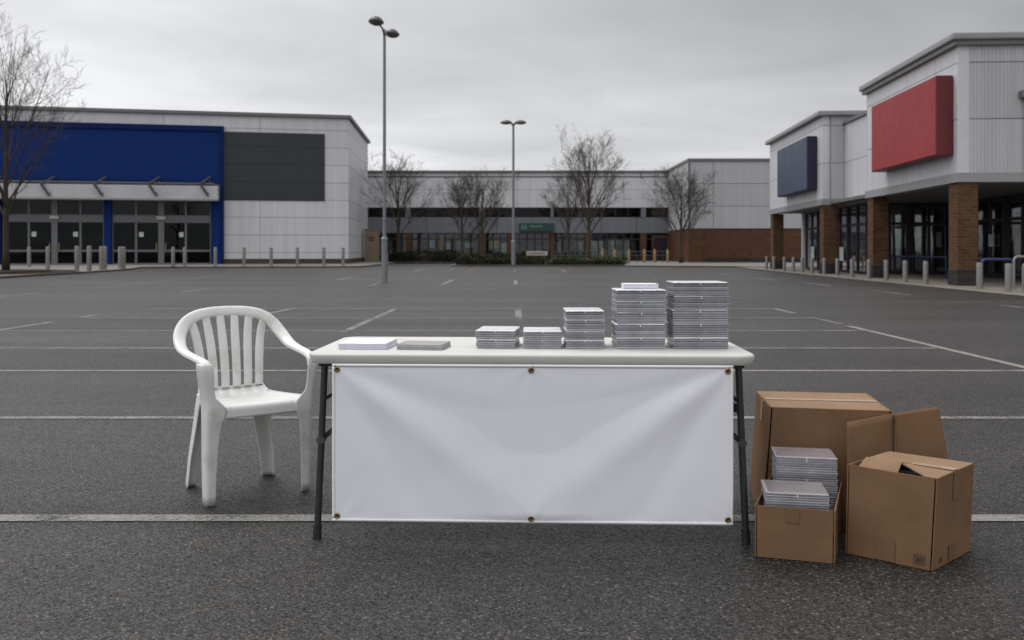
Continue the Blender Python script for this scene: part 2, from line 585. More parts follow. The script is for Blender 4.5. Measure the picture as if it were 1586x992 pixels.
SUN_EL, SUN_AZ = R(60), R(322)        # azimuth clockwise from +Y
w = bpy.data.worlds.new('World')
scene.world = w
w.use_nodes = True
nt = NT(w.node_tree)
bg = w.node_tree.nodes['Background']
sky = nt.n('ShaderNodeTexSky')
sky.sky_type = 'NISHITA'
sky.sun_disc = False
sky.sun_elevation = SUN_EL
sky.sun_rotation = SUN_AZ
sky.air_density = 1.0
sky.dust_density = 3.0
d = nt.n('ShaderNodeTexCoord').outputs['Generated']
sp = nt.n('ShaderNodeSeparateXYZ', ins={0: d})
zz = nt.math('MAXIMUM', sp.outputs[2], 0.0)
den = nt.math('ADD', zz, .11)
pv = nt.n('ShaderNodeCombineXYZ', ins={0: nt.math('DIVIDE', sp.outputs[0], den), 1: nt.math('DIVIDE', sp.outputs[1], den), 2: 5.3})
big = nt.noise(pv.outputs[0], .42, 4, .45, .35)
small = nt.noise(nt.scaled(pv.outputs[0], (.8, 1.0, 1)), 1.25, 6, .52, .5)
el = nt.ramp(zz, [(0.0, .345), (.09, .385), (.135, .38), (.19, .335), (.27, .315), (.40, .37), (.65, .60), (1.0, .86)], 'EASE')
el = nt.math('MULTIPLY', el, 2.0)
kb = nt.maprange(big, .3, .7, .76, 1.24)
ks = nt.maprange(small, .3, .7, .87, 1.13)
back = nt.math('ADD', 1.0, nt.math('MULTIPLY', nt.math('MAXIMUM', nt.math('MULTIPLY', sp.outputs[1], -1.0), 0.0), .10))
side = nt.maprange(sp.outputs[0], -.5, .5, 1.27, .73)
L = nt.math('MULTIPLY', nt.math('MULTIPLY', nt.math('MULTIPLY', el, kb), nt.math('MULTIPLY', ks, back)), side)
L10 = nt.math('MULTIPLY', L, 10.0)
cloud = nt.n('ShaderNodeCombineColor', ins={0: nt.math('MULTIPLY', L10, .985), 1: nt.math('MULTIPLY', L10, .99), 2: nt.math('MULTIPLY', L10, 1.012)}).outputs[0]
nt.l(nt.mix(.94, sky.outputs[0], cloud), bg.inputs[0])
bg.inputs[1].default_value = .10

sd = bpy.data.lights.new('sun', 'SUN')
sd.energy = 1.15
sd.angle = R(28)
sd.color = (1, .965, .92)
so = bpy.data.objects.new('sun', sd)
col.objects.link(so)
sdir = Vector((math.sin(SUN_AZ) * math.cos(SUN_EL), math.cos(SUN_AZ) * math.cos(SUN_EL), math.sin(SUN_EL)))
so.rotation_euler = sdir.to_track_quat('Z', 'Y').to_euler()
so.location = (-10, -20, 40)

scene.view_settings.view_transform = 'Standard'
scene.view_settings.look = 'None'
scene.view_settings.exposure = 0
scene.view_settings.gamma = 1
scene.cycles.max_bounces = 6
scene.cycles.transparent_max_bounces = 12
scene.cycles.sample_clamp_indirect = 4
scene.cycles.use_denoising = True

# ------------------------------------------------------------------ ground
tag(MB().quad((-1800, -400, 0), (1800, -400, 0), (1800, 2600, 0), (-1800, 2600, 0)).build('car_park_ground', M['asphalt']), kind='structure')


def mark(x0, y0, x1, y1, wd=.1):
    a, b = Vector((x0, y0)), Vector((x1, y1))
    t = (b - a).normalized()
    n = Vector((-t.y, t.x)) * wd / 2
    mb = MB().quad((a.x - n.x, a.y - n.y, .004), (b.x - n.x, b.y - n.y, .004), (b.x + n.x, b.y + n.y, .004), (a.x + n.x, a.y + n.y, .004))
    return tag(mb.build('parking_line', M['paint']), kind='structure')


for dd, xa, xb in ((4.095, -7.6, 5.0), (6.55, -7.6, 5.06), (9.10, -7.6, 5.08), (11.2, -7.6, 5.14), (13.62, -7.6, 5.2), (16.15, -7.5, 5.24), (18.75, -7.4, 5.28), (21.3, -2.3, 5.3)):
    mark(xa, dd, xb, dd)
mark(5.10, 3.2, 5.28, 14.5, .11)
for xa, ya, xb, yb in ((5.31, 14.9, 5.31, 16.4), (5.33, 17.4, 5.34, 18.8), (-7.62, 13.7, -7.62, 15.3), (-7.62, 16.3, -7.62, 17.0),
                       (-2.45, 13.4, -2.36, 18.9), (.12, 15.9, .12, 18.9), (-4.57, 17.3, -4.45, 19.0), (-2.42, 32, -2.36, 37),
                       (.13, 31.8, .13, 36.5), (-4.75, 30.5, -4.85, 34.5), (-2.48, 51.5, -2.45, 58), (.14, 51, .14, 56), (3.0, 51, 3.0, 56),
                       (-5.4, 51, -5.7, 60), (-3.7, 53, -3.7, 58), (-12.9, 22.5, -13.1, 25.5), (-13.0, 29, -14.0, 46),
                       (10.55, 18.2, 10.58, 20), (10.62, 24.6, 10.66, 27.2), (10.7, 31, 10.75, 34), (10.5, 37, 10.55, 40.5), (10.4, 43, 10.5, 47),
                       (-9.3, 26, -9.5, 29), (7.6, 33, 7.6, 36), (-6.9, 36.5, -7.1, 41)):
    mark(xa, ya, xb, yb, .12)


def strip(pts, wd, z0, z1, name, mat):
    """a kerb: a bar of width wd to the left of the polyline pts"""
    P = [Vector(p) for p in pts]
    off = []
    for i in range(len(P)):
        t = (P[min(i + 1, len(P) - 1)] - P[max(i - 1, 0)]).normalized()
        off.append(P[i] + Vector((-t.y, t.x)) * wd)
    mb = MB()
    for i in range(len(P) - 1):
        mb.hexa([(q.x, q.y, z) for z in (z0, z1) for q in (P[i], P[i + 1], off[i + 1], off[i])])
    return tag(mb.build(name, mat), kind='structure')


left_edge = [(-21.0, 10), (-21.3, 30), (-21.5, 38.7), (-21.8, 46), (-22.2, 51), (-22.9, 55.5), (-23.9, 59), (-24.4, 60.6), (-23.4, 61.6), (-18, 62.3), (-12, 63.2), (-10.6, 63.8), (-10.4, 65), (-10.6, 83.5),
             (-5.4, 83.5), (-4.8, 76), (-4.5, 68.3), (-3.7, 66.9), (8.3, 66.2), (15.0, 63.6), (16.2, 61.5)]
tag(MB().prism(left_edge + [(40, 61.5), (40, 130), (-90, 130), (-90, 10)], -.05, .10).build('pavement', M['paving']), kind='structure')
strip(left_edge, .16, -.04, .106, 'kerb', M['kerb'])
right_edge = [(14.95, 61.4), (14.65, 56.7), (13.9, 44), (12.7, 23), (11.6, 4)]
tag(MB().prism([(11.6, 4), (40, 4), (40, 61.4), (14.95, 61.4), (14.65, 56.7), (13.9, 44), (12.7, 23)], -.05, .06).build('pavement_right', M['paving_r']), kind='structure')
strip(right_edge, .18, -.04, .066, 'kerb_right', M['kerb'])
# planting beds
bed = [(-21.75 - 3.6 + 3.5 * math.cos(a), 44.6 + 5.6 * math.sin(a)) for a in [2 * PI * k / 28 for k in range(28)]]
mb = MB()
mb.prism(bed, .08, .14)
mb.prism([(-25.35 + 2.4 * math.cos(2 * PI * k / 20), 44.6 + 4.0 * math.sin(2 * PI * k / 20)) for k in range(20)], .12, .2)
tag(mb.build('planting_bed', M['soil'], bevel=.03), kind='structure')
tag(MB().prism([(-4.2, 68.5), (-3.5, 67.2), (8.1, 66.5), (8.1, 73), (-4.4, 75)], .08, .13).build('planting_bed_island', M['soil']), kind='structure')
tag(MB().prism([(-12.2, 85), (-5, 85), (-5, 87.6), (-12.2, 87.6)], .08, .13).build('planting_bed_hedge', M['soil']), kind='structure')


# ------------------------------------------------------------------ glazing
def window(parent, x0, x1, z0, z1, y, nx, transoms, frame, pane, fw=.06, fd=.1, name='window', nodes=None):
    """one glazed bay: frame bars as a part, its panes as a sub-part"""
    mb = MB()
    xs = nodes or [x0 + (x1 - x0) * i / nx for i in range(nx + 1)]
    zs = [z0] + list(transoms) + [z1]
    for i, x in enumerate(xs):
        hw = fw / 2
        a = max(x0, x - hw)
        b = min(x1, x + hw)
        mb.box(a, b, y - fd / 2, y + fd / 2, z0, z1)
    for z in zs:
        a, b = max(z0, z - fw / 2), min(z1, z + fw / 2)
        for i in range(len(xs) - 1):
            mb.box(xs[i] + fw / 2 + .001, xs[i + 1] - fw / 2 - .001, y - fd / 2 + .006, y + fd / 2 - .006, a, b)
    fr = mb.build(name, frame, parent)
    MB().box(x0 + .01, x1 - .01, y - .006, y + .006, z0 + .01, z1 - .01).build('pane', pane, fr)
    return fr


# ------------------------------------------------------------------ store with the blue front (left)
LA = math.atan2(5.2, 25.84)
LO = (-13.46, 76.0)
lf = ray_plane(LO[0], LO[1], LA)
store = thing('store_building', 'wide pale grey store with royal blue front and charcoal panel', 'building', (LO[0], LO[1], 0), LA)


def U(px, py=388):
    return lf(px, py)[0]


def Z(px, py):
    return lf(px, py)[1]


TOP = 12.0
u_blue = U(347)
u_blue_in = U(341)
z_can = Z(200, 311)          # underside of canopy
z_fas0, z_fas1 = Z(200, 279), Z(200, 201)
mb = MB()
mb.box(u_blue, 0, 0, .35, .5, TOP)                         # wall right of the blue frame
mb.box(-62, u_blue - .002, 0, .35, z_can, TOP)             # wall over the shopfront
mb.build('wall', M['clad_left'], store)
MB().hexa([(.003, 0, .5), (2.33, 17.3, .5), (2.0, 17.3, .5), (-.3, .36, .5), (.003, 0, TOP), (2.33, 17.3, TOP), (2.0, 17.3, TOP), (-.3, .36, TOP)]).build('side_wall', M['clad_side'], store)
mb = MB()
mb.box(u_blue, .02, -.03, .3, .05, .5)
mb.hexa([(.03, -.03, .05), (2.36, 17.3, .05), (2.0, 17.3, .05), (-.2, .31, .05), (.03, -.03, .5), (2.36, 17.3, .5), (2.0, 17.3, .5), (-.2, .31, .5)])
mb.build('plinth', M['brick_plinth'], store)
MB().prism([(-62.2, -.22), (.2, -.22), (2.6, 17.5), (-62.2, 17.5)], TOP, TOP + .30).build('roof', M['trim'], store, bevel=.05)
mb = MB()
mb.box(-62, 0, 17, 17.3, 0, TOP)
mb.box(-62, -61.7, .4, 17, 0, TOP)
mb.build('rear_wall', M['clad_side'], store)
MB().box(U(347.6), U(503), -.06, .1, Z(420, 311), Z(420, 206)).build('charcoal_panel', M['clad_dark'], store)
# blue frame and fascia
mb = MB()
mb.box(-62, u_blue, -.35, -.003, z_fas1, z_fas1 + .42)
mb.box(u_blue_in, u_blue, -.34, -.003, .08, z_fas1)
mb.box(-62, u_blue_in, -.34, -.003, z_fas0 - .22, z_fas0)
mb.build('blue_frame', M['blue_dark'], store, bevel=.015)
MB().box(-62, u_blue_in - .004, -.22, -.003, z_fas0 + .003, z_fas1 - .003).build('fascia_panel', M['blue'], store)
for a, b in ((328, 340.8), (162, 174), (-12, 2.5), (-170, -158)):
    MB().box(U(a), U(b), -.32, .3, .09, z_can - .01).build('blue_post', M['blue'], store, bevel=.01)
# canopy
mb = MB()
mb.box(-62, u_blue_in - .02, -1.5, -.353, Z(200, 310), Z(200, 289))
canopy = mb.build('canopy', M['canopy'], store, bevel=.03)
MB().box(-62, u_blue_in - .02, -1.7, -1.505, Z(200, 311.5), Z(200, 309)).build('gutter', M['trim_light'], canopy)
MB().tube([(-62, -1.25, Z(200, 285.5)), (u_blue_in - .3, -1.25, Z(200, 285.5))], .10, 8).build('rail', M['steel_dark'], canopy)
br = None
for px in (86, 166, 248, 326, 4, -76):
    u = U(px)
    mb = MB()
    mb.tube([(u, -.3, Z(px, 275)), (u - .55, -1.75, Z(px, 288))], .10, 6)
    mb.tube([(u - .55, -1.75, Z(px, 288)), (u, -1.60, Z(px, 305))], .10, 6)
    mb.tube([(u, -.3, Z(px, 279)), (u, -1.62, Z(px, 304))], .06, 6)
    mb.build('bracket', M['steel_dark'], store)
# shopfront
z_tr0, z_tr1 = Z(100, 343), Z(100, 334)
for bay, (pa, pb, nodes) in enumerate(((11, 161.5, (11, 45, 85, 125, 161.5)), (174.5, 327, (174.5, 211, 250, 288, 327)), (-160, -12, (-160, -120, -85, -48, -12)))):
    ns = [U(p) for p in nodes]
    wn = window(store, ns[0], ns[-1], .1, z_tr0, .0, 4, [1.15], M['frame'], M['glass'], .16, .14, 'glazed_entrance', ns)
    MB().box(ns[0], ns[-1], -.1, .1, z_tr0 + .002, z_tr1).build('transom_band', M['frame'], store)
    window(store, ns[0], ns[-1], z_tr1 + .002, z_can - .01, .0, 4, [], M['frame'], M['glass_dark'], .14, .14, 'upper_window', ns)
    mid = ns[2]
    MB().box(mid - .22, mid + .22, -.12, .12, .1, z_can - .012).build('door_post', M['frame'], store)
    for s in (-1, 1):
        MB().box(mid + s * .34 - .04, mid + s * .34 + .04, -.18, -.09, 1.05, 1.75).build('door_handle', M['yellow'], store)
        MB().box(mid + s * 1.5 - .17, mid + s * 1.5 + .17, -.02, -.01, 2.25, 2.62).build('notice', M['poster_pale'], store)
    MB().box(mid - .33, mid + .33, -.26, -.125, z_tr0 + .18, z_tr0 + .42).build('door_sensor', M['canopy'], store)
mb = MB()
mb.box(-61.6, u_blue - .4, .4, 8, 0, .09)
mb.box(-61.6, u_blue - .4, 8, 8.2, 0, TOP - .2)
mb.box(-61.6, u_blue - .4, .4, 8, z_can + .02, z_can + .2)
mb.box(u_blue - .4, u_blue - .2, .4, 8, 0, z_can)
mb.build('interior', M['interior'], store)
r2 = random.Random(3)
for i in range(44):
    x = r2.uniform(-38, u_blue - 1)
    y = r2.uniform(1.2, 6)
    ww, hh = r2.uniform(.4, 1.8), r2.choice((.9, 1.1, 1.8, 2.3))
    MB().box(x, x + ww, y, y + .6, .09, hh).build('shop_unit', M['interior_stuff'], store)

# ------------------------------------------------------------------ low parade at the back
BO = (-16.0, 95.0)
bf = ray_plane(BO[0], BO[1], 0.0)
par = thing('parade_building', 'long low parade of shops with pale cladding over dark windows', 'building', (BO[0], BO[1], 0))


def BX(px):
    return bf(px, 388)[0]


def BZ(py):
    return bf(800, py)[1]


XR = BX(1075)
MB().box(0, XR, 0, 12, BZ(322), BZ(268)).build('wall', M['clad_back'], par)
MB().box(-.1, XR + .1, -.2, 12.2, BZ(268) + .002, BZ(264.5)).build('roof', M['trim'], par, bevel=.04)
mb = MB()
mb.box(0, XR, -.05, -.003, BZ(275), BZ(273))
mb.build('gutter', M['trim'], par)
MB().box(0, XR, .1, .4, BZ(361), BZ(337)).build('grey_panel', M['panel_grey'], par)
for a, b in ((571, 627), (637, 741), (752, 852), (858, 992), (1001, 1070)):
    window(par, BX(a), BX(b), BZ(337) + .002, BZ(322) - .002, .3, max(2, int((b - a) / 17)), [], M['frame_dark'], M['glass_dark'], .09, .12, 'upper_window')
for a, b in ((628, 636), (742, 751), (853, 857.5), (993, 1000.5)):
    MB().box(BX(a), BX(b), .02, .6, BZ(361) + .003 + (BZ(337) - BZ(361)), BZ(322)).build('pale_post', M['panel_grey'], par)
bays = ((571, 629), (637.5, 741), (752.5, 786), (793, 852), (858.5, 906), (914.5, 992), (1001.5, 1070))
for i, (a, b) in enumerate(bays):
    window(par, BX(a), BX(b), .1, BZ(361) - .002, .35, max(3, round((b - a) / 13)), [2.35], M['frame_dark'], M['glass_p'], .13, .14, 'shop_window')
for a, b in ((629.3, 637.2), (741.3, 752.2), (786.3, 792.7), (852.3, 858.2), (906.3, 914.2), (992.3, 1001.2)):
    MB().box(BX(a), BX(b), .0, .7, .1, BZ(361) - .004).build('brick_pier', M['brick_pillar'], par)
mb = MB()
mb.box(.1, XR, 5, 5.2, .1, 6)
mb.box(.1, XR, .5, 5, BZ(322) + .01, BZ(322) + .1)
mb.box(.1, XR, .5, 5, BZ(361) + .02, BZ(361) + .2)
mb.build('interior', M['interior'], par)
for i in range(40):
    x = r2.uniform(.5, XR - 2)
    y = r2.uniform(1.0, 4)
    MB().box(x, x + r2.uniform(.3, 1.5), y, y + .4, .1, r2.choice((.8, 1.2, 1.7, 2.2))).build('shop_unit', M['interior_stuff'], par)
for px, py, ww, hh, mm in ((645, 383, .8, 1.1, 'poster_red'), (668, 378, .6, .9, 'poster_pale'), (694, 381, .5, .7, 'poster_pale'), (726, 380, .8, .5, 'poster_pale'), (767, 379, .9, .8, 'poster_yellow'),
                           (748, 379, .5, .8, 'poster_yellow'), (1025, 381, .45, .6, 'poster_pale'), (1043, 381, .5, .6, 'poster_pale'), (925, 386, 1.4, 1.7, 'pale_backing'), (947, 385, 1.3, 1.9, 'pale_backing'), (966, 385, 1.3, 1.9, 'pale_backing'), (600, 384, .9, 1.5, 'interior_stuff'), (588, 385, .7, 1.4, 'interior_stuff'), (712, 384, .8, 1.5, 'interior_stuff'), (780, 386, .7, 1.2, 'poster_pale'), (868, 386, .9, 1.3, 'interior_stuff'), (897, 385, .8, 1.4, 'interior_stuff')):  # the pale backing sheets are added to lighten the panes
    x, z = BX(px), BZ(py)
    MB().box(x - ww / 2, x + ww / 2, .44, .46, z - hh / 2, z + hh / 2).build('window_sheet', M[mm], par)
MB().box(BX(1010), BX(1012.5), .2, .3, .1, 2.5).build('door_jamb', M['brick_pillar'], par)
MB().box(BX(1034), BX(1037), .2, .3, .1, 2.5).build('door_jamb', M['brick_pillar'], par)
MB().box(BX(1010), BX(1037), .2, .3, 2.502, 2.72).build('door_head', M['brick_pillar'], par)
MB().box(BX(1012.6), BX(1033.9), .24, .28, .1, 2.5).build('door', M['frame_dark'], par)

# green sign over the entrance
sg = thing('green_sign', 'dark green shop sign board over the parade entrance', 'sign', (BO[0] + BX(831), BO[1] - .15, 0))
sw = (BX(858) - BX(804)) / 2
MB().box(-sw, sw, -.12, .2, BZ(358.5), BZ(346)).build('board', M['green'], sg, bevel=.02)
mb = MB()
zc = (BZ(358.5) + BZ(346)) / 2
mb.box(-sw + .25, -sw + .35, -.128, -.121, zc - .25, zc + .25)
mb.box(-sw + .45, -sw + .52, -.128, -.121, zc - .25, zc + .25)
mb.box(-sw + .64, -sw + .74, -.128, -.121, zc - .25, zc + .25)
for i in range(6):
    mb.box(-sw + 1.15 + i * .22, -sw + 1.15 + i * .22 + .14, -.128, -.121, zc - .02, zc + .16)
mb.build('lettering', M['green_mark'], sg)
# low cream board
cb = thing('low_sign_board', 'low cream sign board standing behind the island shrubs', 'sign', (2.0, 74.2, .1))
MB().box(-.85, .85, -.04, .04, .66, 1.02).build('board', M['cream'], cb, bevel=.01)
for s in (-.6, .6):
    MB().box(s - .04, s + .04, -.03, .03, 0, .658).build('post', M['steel_dark'], cb)
mb = MB()
for i, (x, ww) in enumerate(((-.62, .1), (-.45, .06), (-.3, .14), (-.1, .1), (.06, .2), (.32, .1), (.5, .12))):
    mb.box(x, x + ww, -.046, -.041, .8, .88)
mb.build('lettering', M['mark'], cb)

# tan kiosk beside the store
kx, kd = -13.35, 88.0
ks_ = thing('tan_kiosk', 'tall tan boxed kiosk beside the side wall of the blue store', 'kiosk', (kx, kd, .1))
MB().box(-.64, .64, -.5, .5, 0, 3.0).build('cabinet', M['tan'], ks_, bevel=.03)
MB().box(-.7, .7, -.56, .56, 3.003, 3.12).build('lid', M['tan'], ks_, bevel=.02)
mb = MB()
for i, (x, ww, z) in enumerate(((-.3, .16, 2.2), (-.1, .2, 2.2), (.14, .14, 2.2), (-.2, .3, 1.98), (.14, .14, 1.98))):
    mb.box(x, x + ww, -.506, -.501, z, z + .15)
mb.build('lettering', M['mark'], ks_)

# tall pale block with brick base
TX, TD = 16.1, 84.0
tb = thing('brick_base_block', 'tall pale grey block on a red brick base beside the parade', 'building', (TX, TD, 0))
zb = EYE + (HZ - 354) * TD / F
MB().prism([(0, 0), (22, 0), (22, 11), (0, 11)], zb, 9.3).build('wall', M['clad_tall'], tb)
MB().prism([(.06, .06), (22, .06), (22, 10.9), (.06, 10.9)], .05, zb - .002).build('brick_base', M['brick_wall'], tb)
MB().box(-.02, 1.3, -.02, .05, .06, zb - .003).build('corner_pier', M['brick_pillar'], tb)
MB().box(-.12, 22, -.12, 11.1, 9.302, 9.55).build('roof', M['trim'], tb, bevel=.03)
MB().box(-.08, .12, -.08, .12, zb, 9.3).build('corner_trim', M['trim'], tb)
MB().box(1.31, 22, .03, .057, .06, .5).build('plinth', M['brick_dark'], tb)

# ------------------------------------------------------------------ colonnaded store (right)
RK = (14.2, 29.4)
RA = math.atan2(-.9976, -.0694)
rs = thing('colonnade_building', 'pale cladded retail building on brick pillars with covered walkway', 'building', (RK[0], RK[1], 0), RA)
zs0, zs1 = 3.36, 3.66
def rib_wall(y0, y1, x, z0, z1, sgn=1, pitch=.115, dep=.022):
    mb = MB()
    pts = []
    y = y0
    while y < y1 - pitch:
        pts += [(y, 0), (y + pitch * .3, 0), (y + pitch * .42, dep), (y + pitch * .86, dep)]
        y += pitch
    pts.append((y1, 0))
    mb.v = [(x + sgn * d_, q, z) for z in (z0, z1) for q, d_ in pts]
    k = len(pts)
    mb.f = [(i, i + 1, k + i + 1, k + i) for i in range(k - 1)]
    mb.mi = [0] * len(mb.f)
    return mb


# block one
MB().box(-9.22, 0, 0, .3, zs1, 7.85).build('wall', M['clad_west'], rs)
rib_wall(.34, 14, .006, zs1, 7.85).build('end_wall', M['clad_ribx'], rs)
MB().box(-9.216, -8.9, .302, 14, zs1, 7.85).build('end_wall', M['clad_ribx'], rs)
MB().box(-.3, .012, .302, .34, zs1, 7.85).build('corner_trim', M['white_trim'], rs)
MB().box(-.02, .02, -.02, .3, zs1, 7.85).build('corner_trim', M['white_trim'], rs)
MB().box(-9.5, .26, -.26, 14, 7.852, 8.08).build('roof', M['trim_light'], rs, bevel=.05)
MB().box(-9.4, .16, -.16, 14, 7.70, 7.851).build('roof_trim', M['trim'], rs)
# block two
MB().box(-26.9, -14.86, -.35, -.05, zs1, 7.62).build('wall', M['clad_west'], rs)
rib_wall(-.04, .66, -14.862, zs1, 7.62).build('end_wall', M['clad_ribx'], rs)
MB().box(-15.16, -14.87, -.048, 6, zs1, 7.62).build('end_wall', M['clad_ribx'], rs)
MB().box(-26.9, -26.6, -.048, 6, zs1, 7.62).build('end_wall', M['clad_ribx'], rs)
MB().box(-27.15, -14.62, -.6, 6, 7.622, 7.86).build('roof', M['trim_light'], rs, bevel=.05)
# link
MB().box(-14.855, -9.22, .67, .95, zs1, 7.2).build('link_wall', M['clad_west'], rs)
MB().box(-14.85, -9.22, .58, 4, 7.202, 7.34).build('link_roof', M['trim'], rs)
MB().box(-14.97, -14.858, .66, .74, zs1, 7.2).build('corner_trim', M['trim'], rs)
# fascia band
mb = MB()
mb.box(-9.3, .06, -.06, .32, zs0, zs1 - .002)
mb.box(-.32, .06, .322, 14, zs0, zs1 - .002)
mb.box(-26.98, -14.8, -.41, -.0, zs0, zs1 - .002)
mb.box(-15.1, -14.8, .002, .6, zs0, zs1 - .002)
mb.box(-14.8, -9.302, .61, .9, zs0, zs1 - .002)
mb.build('fascia_band', M['trim_light'], rs)
mb = MB()
mb.box(-9.2, -.33, .33, 14, zs0 + .06, zs0 + .2)
mb.box(-26.8, -9.21, .0, 14, zs0 + .05, zs0 + .19)
mb.build('soffit', M['soffit'], rs)
# downpipe with hopper
mb = MB()
mb.tube([(.10, 2.05, zs1), (.10, 2.05, 6.0)], .05, 8)
mb.box(.03, .3, 1.85, 2.4, 6.0, 6.22)
mb.build('downpipe', M['trim'], rs)
# ground-floor glazing: a bay by bay line, with its return
z1g = zs0 + .04
xs = [-26.4, -23.5, -20.6, -17.7, -14.6]
for a, b in zip(xs[:-1], xs[1:]):
    window(rs, a + .1, b - .1, .12, z1g, 1.7, 2, [2.45], M['frame_dark'], M['glass_r'], .13, .14, 'shop_window')
    MB().box(b - .1, b + .1, 1.6, 1.85, .06, z1g).build('mullion_post', M['frame_dark'], rs)
MB().box(-26.8, -26.3, 1.5, 1.9, .06, z1g).build('pale_end_post', M['canopy'], rs)
for a, b in ((0.1, 1.75), (1.9, 3.55)):
    fr = window(rs, a, b, .12, z1g, 0, 2, [2.45], M['frame_dark'], M['glass_r'], .13, .14, 'shop_window')
    fr.location = (-14.4, 1.7, 0)
    fr.rotation_euler = (0, 0, R(90))
xs = [-14.3, -11.4, -8.5, -5.6, -2.7, .2]
for a, b in zip(xs[:-1], xs[1:]):
    window(rs, a + .1, b - .1, .12, z1g, 5.3, 2, [2.45], M['frame_dark'], M['glass_r'], .13, .14, 'shop_window')
    MB().box(b - .1, b + .1, 5.2, 5.45, .06, z1g).build('mullion_post', M['frame_dark'], rs)
mb = MB()
mb.box(-26.3, -14.5, 6.5, 6.7, .06, 3.6)
mb.box(-14.2, .2, 9.5, 9.7, .06, 3.6)
mb.build('interior', M['interior'], rs)
for i in range(34):
    x = r2.uniform(-25, -.5)
    y = r2.uniform(2.4, 5.5) if x < -15 else r2.uniform(6, 9)
    MB().box(x, x + r2.uniform(.3, 1.4), y, y + r2.uniform(.3, .9), .06, r2.choice((.8, 1.0, 1.4, 2.0))).build('shop_unit', M['interior_stuff'], rs)
for x0_, x1_, y_ in ((-26.2, -23.7, 1.95), (-20.4, -17.9, 1.95), (-14.1, -12.9, 5.6), (-11.3, -9.95, 5.6), (-9.9, -8.65, 5.6), (-5.45, -4.2, 5.6), (-2.55, -.1, 5.6), (-17.5, -16.2, 1.95)):
    MB().box(x0_, x1_, y_, y_ + .03, .14, zs0 - .05).build('pane_backing', M['pale_backing'], rs)  # added pale sheets that lighten the glass under the canopy
for (x, y, z, ww, hh) in ((-13.6, 5.2, 1.7, .6, .7), (-9.6, 5.2, 1.6, .5, .5), (-24.5, 1.6, 1.0, .7, .8), (-21.6, 1.6, 1.0, .8, .8), (-18.6, 1.6, 1.0, .7, .7)):
    MB().box(x - ww / 2, x + ww / 2, y - .02, y, z - hh / 2, z + hh / 2).build('window_sheet', M['poster_pale'], rs)
# brick pillars
for x, y in ((-.72, .0), (-9.15, .0), (-15.5, -.32), (-26.85, -.32)):
    ww = .72
    MB().box(x, x + ww, y, y + .62, .58, zs0 - .003).build('brick_pillar', M['brick_pillar'], rs)
    MB().box(x - .03, x + ww + .03, y - .03, y + .65, .05, .578).build('pillar_base', M['brick_dark'], rs, bevel=.02)

# wall signs
wp = ray_plane(RK[0], RK[1], RA)


def wall_sign(name, label, x0, x1, z0, z1, y, face, edge, dep=.55):
    mx, my = (x0 + x1) / 2, y
    ca, sa = math.cos(RA), math.sin(RA)
    s = thing(name, label, 'sign', (RK[0] + mx * ca - my * sa, RK[1] + mx * sa + my * ca, z0), RA)
    h, hw = z1 - z0, (x1 - x0) / 2
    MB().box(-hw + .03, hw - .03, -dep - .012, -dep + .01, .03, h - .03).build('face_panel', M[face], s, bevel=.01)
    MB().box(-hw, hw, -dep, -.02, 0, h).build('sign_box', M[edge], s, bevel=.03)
    return s


def wp_off(px, py, y):
    # point on the plane parallel to the west face, y further in (negative = towards the car park)
    ca, sa = math.cos(RA), math.sin(RA)
    return ray_plane(RK[0] - y * sa, RK[1] + y * ca, RA)(px, py)


xa = wp_off(1350, 262, -.55)[0]
xb, zb1 = wp_off(1450, 117, -.55)
_, zb0 = wp_off(1450, 241, -.55)
wall_sign('red_sign', 'large blank red box sign high on the colonnaded building', xa, xb, zb0, zb1, 0, 'red', 'red_edge', .55)
xa = wp_off(1204, 300, -.85)[0]
xb, zb1 = wp_off(1250, 211, -.85)
_, zb0 = wp_off(1250, 294, -.85)
wall_sign('navy_sign', 'blank navy blue box sign beyond the red one', xa, xb, zb0, zb1, -.35, 'navy', 'navy_edge', .5)

# ------------------------------------------------------------------ bollards
bmesh_l = MB().lathe([(.13, .0), (.13, .03), (.112, .035), (.112, 1.24), (.104, 1.285), (.07, 1.30)], 16)
bol0 = None
lefts = [(45, 414.2), (74, 417), (119, 421), (138, 421.8), (157, 418.3), (162.5, 418), (186, 416.5), (191.5, 416.3), (268, 413.3), (286, 412.8), (333.5, 412.6), (378, 412.3), (420, 412.3), (460.6, 412.2), (501.6, 412), (531.5, 412)]
WHERE = ['behind the bare tree bed', 'at the end of the bare tree bed']
for i, (px, by) in enumerate(lefts):
    dd = 1.09 * F / (by - HZ)
    x = (px - CX) / F * dd
    if i < 2:
        lab = 'tall steel bollard behind the bare tree bed, %s from the trunk' % ORD[i]
    elif i < 8:
        lab = 'tall steel bollard on the pavement corner, %s past the tree bed' % ORD[i - 2]
    elif i < 11:
        lab = 'tall steel bollard before the blue entrance, %s towards the pale wall' % ORD[i - 8]
    else:
        lab = 'tall steel bollard along the pale store wall, %s after the blue front' % ORD[i - 11]
    if bol0 is None:
        bol0 = thing('bollard', lab, 'bollard', (x, dd, .1), 0, 'bollards before the blue store')
        bmesh_l.build('post', M['steel'], bol0, smooth=True, auto=40)
        MB().lathe([(.1145, 1.08), (.1145, 1.16)], 16).build('band', M['trim_light'], bol0, smooth=True, auto=40)
    else:
        c = copy_tree(bol0)
        c.location = (x, dd, .1)
        tag(c, lab)
bol1 = None
rights = [1187.4, 1198.5, 1214.8, 1228.9, 1242.6, 1257.7, 1276.5, 1297, 1319.7, 1346, 1372.5, 1402, 1433.8, 1517, 1561.7]
